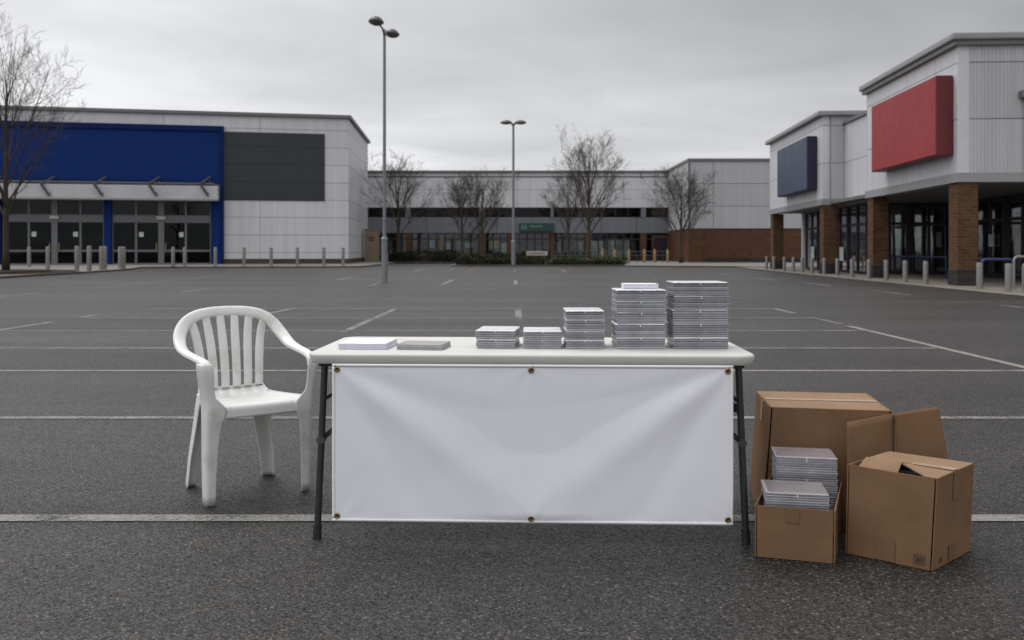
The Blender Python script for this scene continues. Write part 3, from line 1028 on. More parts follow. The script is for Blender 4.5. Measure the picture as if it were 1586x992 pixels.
for i, px in enumerate(rights):
    k = (px - CX) / F
    # k*d = 13.5 + .055*(d-25.1)
    dd = (13.5 - .055 * 25.1) / (k - .055)
    x = k * dd
    if i >= 13:
        lab = 'short steel bollard beside the blue hoop, ' + ('nearer the brick pillar' if i == 13 else 'nearer the grey hoop')
    else:
        lab = 'short steel bollard along the brick colonnade, %s from its far end' % ORD[i]
    if bol1 is None:
        bol1 = thing('bollard', lab, 'bollard', (x, dd, .06), 0, 'bollards along the colonnade')
        MB().lathe([(.095, 0), (.095, .02), (.083, .024), (.083, .745), (.075, .765), (.05, .772)], 16).build('post', M['steel'], bol1, smooth=True, auto=40)
        MB().lathe([(.085, .66), (.085, .70)], 16).build('band', M['trim_light'], bol1, smooth=True, auto=40)
    else:
        c = copy_tree(bol1)
        c.location = (x, dd, .06)
        tag(c, lab)
# yellow posts of the trolley rail
rail = thing('guard_rail', 'thin blue grey guard rail in front of the parade windows', 'rail', (0, 82.6, .1))
mb = MB()
for z in (.62, .98):
    mb.tube([((858 - CX) / 17.3, 0, z), ((1030 - CX) / 17.3, 0, z)], .035, 6)
for px in (860, 900, 943, 986, 1026):
    mb.tube([((px - CX) / 17.3, .05, 0), ((px - CX) / 17.3, .05, 1.0)], .03, 6)
mb.build('rail_bars', M['steel_dark'], rail)
yp = None
for i, px in enumerate((933, 952, 974, 998, 1014, 1034)):
    x = (px - CX) / F * 81
    lab = 'yellow post at the parade pavement, %s from the big bare tree' % ORD[i]
    if yp is None:
        yp = thing('yellow_post', lab, 'post', (x, 81, .1), 0, 'yellow posts before the parade')
        MB().lathe([(.12, 0), (.12, 1.1), (.10, 1.16), (.04, 1.18)], 12).build('post', M['yellow'], yp, smooth=True, auto=40)
        MB().lathe([(.122, .86), (.122, .95)], 12).build('band', M['cream'], yp, smooth=True, auto=40)
    else:
        c = copy_tree(yp)
        c.location = (x, 81, .1)
        tag(c, lab)
yt = thing('yellow_post', 'taller slim yellow post among the bare trees at the parade', 'post', ((684 - CX) / F * 88, 88, .1))
MB().lathe([(.1, 0), (.1, 2.35), (.05, 2.4)], 10).build('post', M['yellow'], yt, smooth=True, auto=40)


# hoops by the colonnade
def hoop(name, label, x, y, rz, wd, h, r, m, z=.06):
    t = thing(name, label, 'hoop barrier', (x, y, z), rz)
    pts = [(-wd / 2, 0, 0), (-wd / 2, 0, h - .14)]
    for k in range(1, 6):
        a = PI - k * PI / 12
        pts.append((-wd / 2 + .14 + .14 * math.cos(a), 0, h - .14 + .14 * math.sin(a)))
    pts += [(-p[0], 0, p[2]) for p in reversed(pts)]
    MB().tube(pts, r, 10).build('hoop_tube', m, t, smooth=True, auto=50)
    mb = MB()
    for s in (-1, 1):
        mb.lathe([(r * 2, 0), (r * 2, .012), (r * 1.1, .014)], 12, (s * wd / 2, 0, 0))
    mb.build('base_plate', M['steel'], t)
    return t


hoop('hoop_barrier', 'low blue tubular hoop between two steel bollards', 14.72, 28.0, R(4), .98, .86, .04, M['rail_blue'])
hoop('hoop_barrier', 'grey tubular hoop behind the nearest steel bollard', 14.75, 26.4, R(10), .9, .95, .035, M['steel'])
hoop('hoop_barrier', 'pale tubular hoop at the walkway edge past the bollards', 13.95, 24.7, R(-12), .5, .80, .035, M['steel'])
rb = thing('walkway_rail', 'long dark blue rail in front of the colonnade glazing', 'rail', (17.9, 41.8, .06), RA)
mb = MB()
mb.tube([(-3.0, 0, .85), (4.5, 0, .85)], .035, 8)
for x in (-2.9, -.4, 2.1, 4.4):
    mb.tube([(x, .0, 0), (x, .0, .83)], .03, 8)
mb.build('rail_bars', M['rail_blue'], rb)


# ------------------------------------------------------------------ lamp posts
def lamp_post(label, x, y, z, rz, H, r0, r1, zl, zring, arm, hl):
    t = thing('street_lamp', label, 'street lamp', (x, y, z), rz, 'car park lamp posts')
    MB().lathe([(r0 * 1.02, 0), (r0, .06), (r0, zl), (r0 * 1.12, zl + .01), (r0 * 1.12, zl + .09), (r1 * 1.25, zl + .14), (r1 * 1.12, zring), (r1 * 1.5, zring + .01), (r1 * 1.5, zring + .07),
                (r1 * 1.1, zring + .08), (r1 * .92, H)], 16).build('pole', M['pole'], t, smooth=True, auto=35)
    MB().box(-.06, .06, -r0 - .012, -r0 + .02, .55, 1.05).build('access_door', M['pole'], t, bevel=.008)
    for s in (-1, 1):
        MB().tube([(0, 0, H - .25), (s * arm * .25, 0, H - .02), (s * arm * .6, 0, H + .04), (s * arm * .75, 0, H + .05)], r1 * .55, 8).build('arm', M['lamp'], t, smooth=True)
        hd = bpy.data.objects.new('lamp_head', None)
        c = (s * arm, 0, H + .02)
        hb = MB().lathe([(hl * 1.0, .0), (hl * 1.02, .03), (hl * .93, .08), (hl * .72, .15), (hl * .42, .205), (hl * .12, .225)], 24, c, sx=1.0, sy=.72).build('lamp_head', M['lamp'], t, smooth=True, auto=50)
        bpy.data.objects.remove(hd)
        MB().lathe([(hl * .2, -.10), (hl * .6, -.075), (hl * .9, -.02), (hl * .92, -.004)], 24, c, sx=1.0, sy=.72).build('bowl', M['lamp_glass'], hb, smooth=True)
    return t


lamp_post('tall twin headed lamp post standing in the open car park', -4.80, 34.75, 0, R(80), 9.5, .115, .058, 1.55, 2.3, .98, .37)
lamp_post('farther twin headed lamp post rising from the shrub island', .10, 67.6, .13, R(0), 10.35, .15, .085, 1.62, 2.85, .52, .44)


# ------------------------------------------------------------------ bare trees
def bare_tree(label, x, y, z, H, seed, spread=.55, clear=.28, r0=.16, tmin=.012, limbs=7, lean=0.0, dens=1.0, rz=0.0):
    t = thing('bare_tree', label, 'tree', (x, y, z), rz)
    g = random.Random(seed)
    trunk, crown = MB(), MB()

    def limb(mb, p, dv, ln, r, lvl):
        n = (6, 4, 3, 2, 1)[lvl]
        pts, rad = [p.copy()], [r]
        q = p.copy()
        dd = dv.normalized()
        for i in range(n):
            dd = (dd + Vector((g.gauss(0, .036), g.gauss(0, .036), g.gauss(.022, .022)))).normalized()
            q = q + dd * ln / n
            pts.append(q.copy())
            rad.append(max(tmin * .7, r * (1 - .8 * (i + 1) / n)))
        mb.tube(pts, rad, (6, 4, 3, 3, 3)[lvl], caps=False)
        if lvl >= 4:
            return
        cnt = max(2, int((8, 5, 3, 2)[lvl] * dens * g.uniform(.8, 1.2)))
        for i in range(cnt):
            f = .14 + .84 * (i + g.random()) / cnt
            k = f * n
            a = min(n - 1, int(k))
            b = pts[a].lerp(pts[a + 1], k - a)
            loc = (pts[a + 1] - pts[a]).normalized()
            side = Vector((g.gauss(0, 1), g.gauss(0, 1), g.gauss(0, .6)))
            side = (side - loc * side.dot(loc)).normalized()
            ang = R(g.uniform(22, 44))
            nd = loc * math.cos(ang) + side * math.sin(ang) + Vector((0, 0, .08))
            l2 = ln * g.uniform(.36, .6) * (1.12 - .55 * f)
            limb(mb, b, nd, max(l2, .35), max(tmin, rad[a] * g.uniform(.4, .6)), lvl + 1)

    # trunk with leader
    n = 9
    pts, rad = [], []
    for i in range(n + 1):
        f = i / n
        pts.append(Vector((lean * f * f * H + g.gauss(0, .018) * H * .12 * f, g.gauss(0, .02) * H * .1 * f, f * H * .80)))
        rad.append(r0 * (1.25 - .25 * min(1, f * 12)) * (1 - f) ** .8 + tmin)
    trunk.tube(pts, rad, 9)
    limbs = int(limbs * 1.7)
    for i in range(limbs):
        f = clear + (.93 - clear) * max(0, (i + g.uniform(-.3, .3)) / limbs) ** 1.15
        f = min(.95, max(clear * .9, f))
        k = f * n
        a = min(n - 1, int(k))
        b = pts[a].lerp(pts[a + 1], k - a)
        az = i * 2.4 + g.uniform(-.5, .5)
        up = R(g.uniform(46, 60) + 18 * f + (.5 - spread) * 40)
        dv = Vector((math.cos(az) * math.cos(up), math.sin(az) * math.cos(up), math.sin(up)))
        ln = (H - b.z) * g.uniform(.62, .98) * (.80 if f < clear + .1 else 1.0)
        ln = max(ln, H * .16)
        limb(crown, b, dv, ln, max(tmin * 2, rad[a] * g.uniform(.34, .48)), 0 if f < .72 else 1)
    trunk.build('trunk', M['bark'], t, smooth=True)
    crown.build('crown', M['twig'], t)
    return t


S = F
bare_tree('tall bare tree on a mulch bed before the blue store', (9 - CX) / S * 46.0, 46.0, .12, 12.6, 11, .40, .24, .16, .006, 11)
bare_tree('bare tree behind the nearer lamp post before the parade', (617 - CX) / S * 86.2, 86.2, .1, 9.9, 21, .44, .30, .16, .008, 9)
bare_tree('slim bare tree, the one with several stems before the parade middle', (716 - CX) / S * 86.5, 86.5, .1, 8.2, 35, .55, .26, .14, .008, 8, -.02)
bare_tree('bare tree crowding the slim one before the parade middle', (746 - CX) / S * 86.0, 86.0, .1, 8.6, 42, .55, .28, .17, .008, 8, .01)
bare_tree('biggest bare tree of the parade, over the green shrub bed', (912 - CX) / S * 76.0, 76.0, .1, 10.9, 58, .47, .26, .18, .0075, 12)
bare_tree('smaller bare tree half hidden behind the biggest parade tree', (880 - CX) / S * 84.0, 84.0, .1, 8.1, 63, .55, .3, .14, .008, 7)
bare_tree('bare tree at the corner of the brick based block', (1055 - CX) / S * 80.0, 80.0, .1, 8.1, 77, .52, .22, .17, .008, 10)


# ------------------------------------------------------------------ shrubs
def shrub(name, label, cat, x, y, z, a, b, h, n, leaf, m, seed, group=None, boxy=False):
    t = thing(name, label, cat, (x, y, z), 0, group)
    g = random.Random(seed)
    core = MB()
    lv = MB()

    def rad(az, zz):
        return .80 + .22 * mnoise.noise(Vector((math.cos(az) * 2.2 + seed, math.sin(az) * 2.2, zz * 2)))

    def surf(u, v):
        az = u * 2 * PI
        cz = v
        pw = .38 if boxy else .5
        rr = (1 - cz ** (4 if boxy else 2.2)) ** pw if cz < 1 else 0
        ca, sa = math.cos(az), math.sin(az)
        if boxy:
            ca = math.copysign(abs(ca) ** .5, ca)
            sa = math.copysign(abs(sa) ** .5, sa)
        bump = 1 + .16 * mnoise.noise(Vector((ca * a * 1.1 + seed, sa * b * 1.1, cz * 2)))
        return Vector((ca * rr * a * bump, sa * rr * b * bump, cz * h * (1 + .22 * mnoise.noise(Vector((ca * a * .9 * rr + seed, sa * b * rr, 5.0))))))
    core.grid(lambda u, v: surf(u, v) * .86, 40, 8)
    for i in range(n):
        p = surf(g.random(), g.random() ** .75) * g.uniform(.84, 1.07)
        nrm = Vector((g.gauss(0, 1), g.gauss(0, 1), g.gauss(.5, 1))).normalized()
        tt = nrm.orthogonal().normalized()
        tt = Matrix.Rotation(g.uniform(0, 6.28), 3, nrm) @ tt
        bb = nrm.cross(tt)
        l = leaf * g.uniform(.6, 1.4)
        lv.add([p - tt * l, p + bb * l * .5, p + tt * l, p - bb * l * .5], [(0, 1, 2, 3)])
    core.build('branch_mass', M['soil'], t)
    lv.build('foliage', m, t)
    return t


shrub('hedge', 'long low dark hedge under the parade windows', 'hedge', (657 - CX) / S * 86, 86.2, .1, 3.35, .75, .95, 6000, .085, M['shrub_dark'], 3, boxy=True)
shrub('shrub', 'rounded brown shrub at the tip of the island bed', 'shrub', (740 - CX) / S * 69, 69, .12, 1.75, .9, .78, 3600, .07, M['shrub_brown'], 5)
shrub('shrub', 'low straggly brown shrub around the farther lamp post', 'shrub', (810 - CX) / S * 69.3, 69.4, .12, 2.0, .9, .60, 3400, .07, M['shrub_brown'], 9)
shrub('shrub', 'wide low green shrub under the biggest bare tree', 'shrub', (909 - CX) / S * 69, 69, .12, 2.75, 1.0, .56, 4600, .07, M['shrub_green'], 12, boxy=True)
shrub('shrub', 'dark shrub behind the rounded brown one on the island', 'shrub', (775 - CX) / S * 73, 73.0, .12, 2.2, .9, .85, 3200, .075, M['shrub_dark'], 15)

# ------------------------------------------------------------------ folding table
TA = R(-2.1)
tab = thing('folding_table', 'long white plastic folding table with black steel legs', 'table', (.086, 4.146, 0), TA)
HT = .765


def rrect(hx, hy, r, n=8):
    pts = []
    for cx, cy, a0 in ((hx - r, hy - r, 0), (-hx + r, hy - r, 90), (-hx + r, -hy + r, 180), (hx - r, -hy + r, 270)):
        for k in range(n + 1):
            a = R(a0 + 90 * k / n)
            pts.append((cx + r * math.cos(a), cy + r * math.sin(a)))
    return pts


mb = MB()
rings = [(.013, .722), (.0105, .726), (0, .753), (.0022, .7595), (.007, .7636), (.013, HT), (.05, HT + .0004)]
prof = []
for ins, z in rings:
    prof.append([(p[0], p[1], z) for p in rrect(.925 - ins, .38 - ins, .075 - min(ins, .02))])
n = len(prof[0])
mb.v = [p for ring in prof for p in ring]
for j in range(len(prof) - 1):
    for i in range(n):
        mb.f.append((j * n + i, j * n + (i + 1) % n, (j + 1) * n + (i + 1) % n, (j + 1) * n + i))
mb.f.append(tuple(reversed(range(n))))
mb.f.append(tuple((len(prof) - 1) * n + i for i in range(n)))
mb.mi = [0] * len(mb.f)
mb.build('tabletop', M['plastic'], tab, smooth=True, auto=40)
for s in (-1, 1):
    for yt, yf, nm in ((-.315, -.362, 'leg'), (.315, .362, 'leg')):
        top, foot = Vector((s * .858, yt, .72)), Vector((s * .879, yf, .0))
        lg = MB().tube([top, top.lerp(foot, .955)], .0145, 12).build('leg', M['black_steel'], tab, smooth=True, auto=40)
        a = top.lerp(foot, .925)
        MB().tube([a, foot], [.0175, .0185], 12).build('foot_cap', M['rubber'], lg, smooth=True, auto=40)
        k = top.lerp(foot, .44)
        MB().tube([k + Vector((0, -.019, 0)), k + Vector((0, .019, 0))], .017, 12).build('hinge_bolt', M['bolt'], lg, smooth=True, auto=40)
        up = Vector((s * .50, yt * .8, .715))
        e = k + Vector((0, .022 if yt < 0 else -.022, 0))
        br_ = MB()
        dv = (up - e).normalized()
        sd_ = dv.cross(Vector((0, 1, 0))).normalized() * .011
        th = Vector((0, .004, 0))
        br_.hexa([e - sd_ - th, e + sd_ - th, up + sd_ - th, up - sd_ - th, e - sd_ + th, e + sd_ + th, up + sd_ + th, up - sd_ + th])
        br_.build('brace', M['black_steel'], tab, bevel=.002)
    q1, q2 = Vector((s * .8555, -.325, .57)), Vector((s * .8555, .325, .57))
    MB().tube([q1, q2], .008, 10).build('crossbar', M['black_steel'], tab, smooth=True)
    MB().box(s * .848 - .03, s * .848 + .03, -.34, .34, .708, .7215).build('hinge_rail', M['black_steel'], tab, bevel=.003)
# upper brace of the right-hand leg, as a short flat link
for s in (1,):
    MB().hexa([(s * .70, -.29, .60), (s * .857, -.29, .515), (s * .857, -.282, .515), (s * .70, -.282, .60), (s * .70, -.29, .632), (s * .857, -.29, .552), (s * .857, -.282, .552), (s * .70, -.282, .632)]).build('brace', M['black_steel'], tab, bevel=.002)

# ------------------------------------------------------------------ banner
ban = thing('banner', 'blank white vinyl banner with brass eyelets tied along the table front', 'banner', (.086, 4.146, 0), TA)
bx0, bx1, bz0, bz1 = -.810, .822, .079, .7245


def bfold(u, v):
    """u across 0..1, v up 0..1 -> push towards the viewer"""
    x = (u - .5) * 1.652
    z = v * .6455
    s = 0.0
    for cx, sg in ((-.826, 1), (.826, -1)):
        # soft ridges fanning from each top eyelet towards the lower middle
        for ang, amp, wd in ((37, .020, .085), (20, -.010, .07), (58, -.009, .07)):
            dx, dz = (x - cx) * sg, .6455 - z
            a = R(ang)
            along = dx * math.cos(a) + dz * math.sin(a)
            perp = -dx * math.sin(a) + dz * math.cos(a)
            if along > 0:
                wv = wd * (.35 + along * .9)
                s += amp * math.exp(-(perp / wv) ** 2) * min(1, along * 4) * math.exp(-max(0, along - .75) * 2.2)
    s += .013 * math.exp(-((x - .0) / .5) ** 2) * (1 - v) ** 1.0
    s -= .012 * math.exp(-((x - .05) / .35) ** 2 - ((v - .65) / .28) ** 2)
    # small pulls round the eyelets
    for ex, ez in ((-.80, 1), (0, 1), (.80, 1), (-.8, 0), (0, 0), (.8, 0)):
        dx, dz = x - ex, (v - ez) * .6455
        r = math.hypot(dx, dz)
        an = math.atan2(dz, dx)
        s += .0022 * math.exp(-(r / .14) ** 2) * math.sin(an * 7 + ex * 5) * min(1, r / .03)
    s += .004 * mnoise.noise(Vector((x * 2.3, z * 3.1, 1.7))) + .0012 * mnoise.noise(Vector((x * 9, z * 8, 4.2)))
    # gentle waves along the lower edge
    s += .003 * math.sin(x * 11 + 1) * (1 - v) ** 4
    s *= .45
    return s * min(1, v * 14 + .25) * min(1, (1 - v) * 14 + .1)


BY = -.388


def bpt(u, v, off=0.0):
    return Vector((bx0 + (bx1 - bx0) * u, BY - max(-.004, bfold(u, v)) - off, bz0 + (bz1 - bz0) * v))


MB().grid(lambda u, v: bpt(u, v), 150, 64).build('sheet', M['banner'], ban, smooth=True, solid=.0012)
hm = MB()
hw, hh = .012 / 1.652, .012 / .6455
hm.grid(lambda u, v: bpt(u, v * hh, .0022), 120, 1)
hm.grid(lambda u, v: bpt(u, 1 - hh + v * hh, .0022), 120, 1)
hm.grid(lambda u, v: bpt(u * hw, hh + v * (1 - 2 * hh), .0022), 1, 60)
hm.grid(lambda u, v: bpt(1 - hw + u * hw, hh + v * (1 - 2 * hh), .0022), 1, 60)
hm.build('hem', M['hem'], ban, smooth=True, solid=.0008)
for u, v in ((.0125, .965), (.5, .965), (.987, .965), (.0125, .035), (.5, .035), (.987, .035)):
    p = bpt(u, v, .0015)
    ring = MB().lathe([(.0052, .0005), (.0052, .003), (.0075, .0042), (.0105, .0034), (.0125, .0012), (.0125, .0003)], 24, (p.x, p.y, p.z), axis='Y').build('eyelet', M['brass'], ban, smooth=True)
    MB().lathe([(.0053, .0006), (.0054, .0016)], 16, (p.x, p.y, p.z), axis='Y').build('eyelet_hole', M['ink'], ring)
    if v > .5:
        MB().tube([(p.x, p.y - .004, p.z + .002), (p.x + .006 * (1 if u > .2 else -1), p.y - .012, p.z + .012), (p.x + .008 * (1 if u > .2 else -1), p.y + .002, .7215)], .0014, 6).build('tie_cord', M['card_dark'], ban)

# ------------------------------------------------------------------ stacks of wrapped cases
stack_n = [0]


def make_bundle(wd, dp, ncase, pitch, seed):
    g = random.Random(seed)
    t = thing('case_bundle', 'bundle', 'bundle', (0, 0, 0))
    for i in range(ncase):
        jx, jy, jr = g.gauss(0, .0011), g.gauss(0, .0011), g.gauss(0, .003)
        z = i * pitch
        mb = MB()
        mb.cur = 0
        mb.box(-wd / 2 + .0016, wd / 2 - .0016, -dp / 2 + .0016, dp / 2 - .0016, z + .0002, z + pitch * .60)
        mb.cur = 1
        e = g.uniform(-.0004, .0006)
        mb.box(-wd / 2 - e, wd / 2 + e, -dp / 2 - e, dp / 2 + e, z + pitch * .60, z + pitch * .90)
        if g.random() < .5:
            mb.box(-wd / 2 + .0006, wd / 2 - .0006, -dp / 2 + .0006, dp / 2 - .0006, z + pitch * .22, z + pitch * .34)
        ca, sa = math.cos(jr), math.sin(jr)
        mb.v = [(x * ca - y * sa + jx, x * sa + y * ca + jy, q) for x, y, q in mb.v]
        mb.build('case', [M['case_tray'], M['case_lid']], t)
    h = ncase * pitch
    # film over the top with a folded lip

    def lip(u, v):
        x, y = (u - .5) * 2, (v - .5) * 2
        hx, hy = wd / 2 + .0014, dp / 2 + .0014
        zt = h - pitch * .10 + .0012 + .0005 * mnoise.noise(Vector((x * 3 + seed, y * 4, 0))) + .0005 * mnoise.noise(Vector((x * 9 + seed, y * 11, 3)))
        X, Y = x * 1.04, y * 1.05
        drop = 0
        if abs(X) > 1:
            drop = (abs(X) - 1) * .10
        if abs(Y) > 1:
            drop = max(drop, (abs(Y) - 1) * .085)
        X, Y = max(-1, min(1, X)), max(-1, min(1, Y))
        drop *= .8 + .5 * mnoise.noise(Vector((x * 7 + seed, y * 6, 8)))
        return (X * hx, Y * hy, zt - drop)
    return t, lip, h


proto_cache = {}


def bundle_at(wd, dp, ncase, pitch, x, y, z, rz, label, group, mauve=False, seed=1):
    t, lip, h = make_bundle(wd, dp, ncase, pitch, seed)
    MB().grid(lip, 26, 26).build('film', M['film_mauve' if mauve else 'film'], t, smooth=True)
    sm = MB()
    sm.box(-.0016, .0022, -dp / 2 - .0042, -dp / 2 - .002, h * .78, h * .99)
    sm.build('film_seam', M['film'], t)
    t.location = (x, y, z)
    t.rotation_euler = (0, 0, rz)
    tag(t, label, 'bundle', group)
    return h


def stack(cx_, front, wd, dp, counts, pitch, rz, where, group, base=HT + .0008, seed=1, mauve=False, bottom=True):
    """cx_ = middle of the front edge"""
    g = random.Random(seed)
    c = Vector((cx_, front)) + Matrix.Rotation(rz, 2) @ Vector((0, dp / 2))
    z = base
    n_ = len(counts)
    for i, k in enumerate(counts):
        fromtop = n_ - 1 - i
        if n_ == 1:
            lab = 'single wrapped bundle of grey cases ' + where
        elif fromtop == 0:
            lab = 'topmost wrapped bundle of grey cases ' + where
        elif i == 0 and bottom:
            lab = 'bottom wrapped bundle of grey cases ' + where
        else:
            lab = '%s bundle of grey cases from the top ' % ORD[fromtop] + where
        z += bundle_at(wd, dp, k, pitch, c.x + g.gauss(0, .0012), c.y + g.gauss(0, .001), z, rz + g.gauss(0, .006), lab, group, mauve, seed * 10 + i)
    return z


def tx(px, dd):
    return (px - CX) / F * dd


stack(tx(767, 3.985), 3.985, .170, .235, (4, 4), .0097, R(-5.5), 'in the stack beside the grey booklets', 'bundles on the table', seed=2)
stack(tx(840, 3.975), 3.975, .165, .225, (4, 4), .0094, R(-1), 'in the lowest stack on the table', 'bundles on the table', seed=3)
stack(tx(906.5, 3.965), 3.965, .164, .225, (4, 4, 5, 4), .0097, R(0), 'in the middle height narrow stack', 'bundles on the table', seed=4)
z4 = stack(tx(993, 3.965), 3.965, .211, .19, (5, 6, 5, 5, 5), .0098, R(0), 'in the stack under the white pad', 'bundles on the table', seed=5)
stack(tx(1085.5, 3.965), 3.965, .236, .19, (5, 6, 6, 6, 6), .0099, R(0), 'in the tallest stack on the table', 'bundles on the table', seed=6)


def booklet(label, cx_, front, wd, dp, z, h, rz, top, edge, group=None, curl=.0):
    c = Vector((cx_, front)) + Matrix.Rotation(rz, 2) @ Vector((0, dp / 2))
    t = thing('booklet', label, 'booklet', (c.x, c.y, z), rz, group)
    MB().box(-wd / 2 + .0008, wd / 2 - .0008, -dp / 2 + .0008, dp / 2 - .0008, .0006, h - .0008).build('pages', edge, t)

    def cov(u, v):
        return ((u - .5) * wd, (v - .5) * dp, h - .0002 + curl * (u ** 3) * (v ** 2) + .0006 * mnoise.noise(Vector((u * 3, v * 3, cx_))))
    MB().grid(cov, 14, 14).build('cover', top, t, smooth=True, solid=.0007)


zt = HT + .001
for i, (h, lab) in enumerate(((.0085, 'bottom white booklet of the pile at the chair end of the table'), (.008, 'middle white booklet of the pile at the chair end of the table'), (.008, 'top white booklet of the pile at the chair end of the table'))):
    booklet(lab, tx(561, 3.95) + (.002, -.001, .0)[i], 3.945 + .001 * i, .209, .235, zt, h, R(-5 + .4 * i), M['paper_white'], M['paper_edge'], 'white booklets', .0)
    zt += h + .0004
zt = HT + .001
for i, (h, lab) in enumerate(((.0085, 'lower grey booklet between white booklets and wrapped stacks'), (.0135, 'upper grey booklet with dull cover between white booklets and stacks'))):
    booklet(lab, tx(649.5, 3.93), 3.925 + .001 * i, .199, .175, zt, h, R(-8.5 + .5 * i), M['grey_cover'], M['grey_edge'], 'grey booklets', .0)
    zt += h + .0004
booklet('small white pad lying on top of the second tallest stack', tx(993, 4.03), 4.03, .152, .10, z4 + .001, .022, R(0), M['paper_white'], M['paper_edge'])

# ------------------------------------------------------------------ plastic armchair
ch = thing('garden_chair', 'white plastic garden armchair with slatted back beside the table', 'chair', (-1.332, 4.60, 0), R(36))


def catmull(P, n):
    out = []
    P = [Vector(p) for p in P]
    for i in range(len(P) - 1):
        p0, p1, p2, p3 = P[max(i - 1, 0)], P[i], P[i + 1], P[min(i + 2, len(P) - 1)]
        for k in range(n):
            t = k / n
            out.append(.5 * ((2 * p1) + (-p0 + p2) * t + (2 * p0 - 5 * p1 + 4 * p2 - p3) * t * t + (-p0 + 3 * p1 - 3 * p2 + p3) * t ** 3))
    out.append(P[-1])
    return out


def sweep(mb, pts, wdirs, widths, thick, crown=.25):
    n = len(pts)
    base = len(mb.v)
    prof = [(-.5, -.5), (-.5, .1), (-.42, .42), (-.2, .5 + crown * .3), (.2, .5 + crown * .3), (.42, .42), (.5, .1), (.5, -.5), (.36, -.5), (.30, -.1), (-.30, -.1), (-.36, -.5)]
    m_ = len(prof)
    for i, p in enumerate(pts):
        t = (pts[min(i + 1, n - 1)] - pts[max(i - 1, 0)]).normalized()
        wv = wdirs[i] - t * wdirs[i].dot(t)
        wv.normalize()
        nv = wv.cross(t).normalized()
        for a, b in prof:
            mb.v.append(tuple(p + wv * a * widths[i] + nv * b * thick))
    for i in range(n - 1):
        for k in range(m_):
            k2 = (k + 1) % m_
            mb.f.append((base + i * m_ + k, base + i * m_ + k2, base + (i + 1) * m_ + k2, base + (i + 1) * m_ + k))
            mb.mi.append(mb.cur)
    mb.f.append(tuple(base + k for k in range(m_)))
    mb.f.append(tuple(base + (n - 1) * m_ + k for k in reversed(range(m_))))
    mb.mi += [mb.cur] * 2


ctl = [  # point, width direction (outward), width : right half, from arm front to hoop top
    ((.262, -.226, .624), (1, 0, 0), .050), ((.262, -.224, .648), (1, 0, .01), .050), ((.263, -.198, .667), (1, 0, .02), .047), ((.270, -.12, .679), (1, 0, .05), .048), ((.276, .0, .690), (1, .02, .1), .050),
    ((.276, .10, .708), (.97, .05, .25), .056), ((.266, .175, .748), (.92, .12, .38), .062), ((.240, .222, .798), (.80, .15, .58), .062), ((.192, .246, .842), (.60, .2, .78), .058),
    ((.115, .260, .866), (.33, .24, .92), .055), ((0, .266, .874), (0, .25, .97), .052)]
full = ctl + [((-p[0], p[1], p[2]), (-wv[0], wv[1], wv[2]), ww) for p, wv, ww in reversed(ctl[:-1])]
NS = 6
pts = catmull([c[0] for c in full], NS)
wds = catmull([c[1] for c in full], NS)
wws = [v.x for v in catmull([(c[2], 0, 0) for c in full], NS)]
i0 = 5 * NS + 2
# arms and hoop are cut from the same sweep so that they run into each other
mb = MB()
sweep(mb, pts[i0:len(pts) - i0], wds[i0:len(pts) - i0], wws[i0:len(pts) - i0], .017)
hoop_pts = pts[i0:len(pts) - i0]
# slats
NSL = 6
for k in range(NSL):
    f = (k / (NSL - 1) - .5) * 2
    xt = f * .192
    # find the hoop point at this x
    best = min(pts[6 * NS:len(pts) - 6 * NS], key=lambda p: abs(p.x - xt))
    top = Vector((xt, best.y - .004, best.z - .012))
    bot = Vector((f * .148, .196, .488))
    c1 = Vector((f * .150, .195, .61))
    c2 = Vector((f * .156, .235, .74))
    P, W = [], []
    for i in range(13):
        t = i / 12
        P.append(bot * (1 - t) ** 3 + c1 * 3 * t * (1 - t) ** 2 + c2 * 3 * t * t * (1 - t) + top * t ** 3)
        W.append(.040 + .004 * math.sin(t * PI) - .002 * t)
    for sgn in (1,):
        base = len(mb.v)
        for i, p in enumerate(P):
            tdir = (P[min(i + 1, 12)] - P[max(i - 1, 0)]).normalized()
            wv = Vector((1, 0, 0)) - tdir * tdir.x
            wv.normalize()
            nv = wv.cross(tdir).normalized()
            for a, b in ((-.5, .3), (-.5, -.3), (-.38, -.5), (.38, -.5), (.5, -.3), (.5, .3), (.3, .5), (-.3, .5)):
                mb.v.append(tuple(p + wv * a * W[i] - nv * b * .011))
        for i in range(12):
            for q in range(8):
                q2 = (q + 1) % 8
                mb.f.append((base + i * 8 + q, base + i * 8 + q2, base + (i + 1) * 8 + q2, base + (i + 1) * 8 + q))
                mb.mi.append(0)
mb.build('backrest', M['chair'], ch, smooth=True, auto=55)
for side in (0, 1):
    mb = MB()
    a, b = (0, i0 + 1) if side == 0 else (len(pts) - i0 - 1, len(pts))
    sweep(mb, pts[a:b], wds[a:b], wws[a:b], .017)
    mb.build('armrest', M['chair'], ch, smooth=True, auto=55)


def seat_z(x, v):
    f = x / .225
    return .462 - .014 * (1 - f * f) * math.sin(min(1, max(0, v)) * PI) - .012 * max(0, v - .1) + .030 * max(0, (v - .80) / .2) ** 2


def seat(u, v):
    # v 0..0.2 front apron, 0.2..1 sheet
    uu = (u - .5) * 2
    if v < .2:
        k = v / .2
        x = uu * (.238)
        arch = .060 + .012 * abs(uu) ** 6
        roll = 1 - k
        z0 = seat_z(x, .04)
        a = min(1, roll / .55) * PI / 2
        dn = max(0, roll - .55) / .45
        return (x, -.206 - .024 * math.sin(a) - .002 * dn, z0 - .024 * (1 - math.cos(a)) - (arch - .024) * dn)
    k = (v - .2) / .8
    hw = .238 - .072 * k
    x = uu * hw
    y = -.206 + .409 * k
    z = seat_z(x, .04 + .96 * k) + .010 * abs(uu) ** 6
    return (x, y, z)


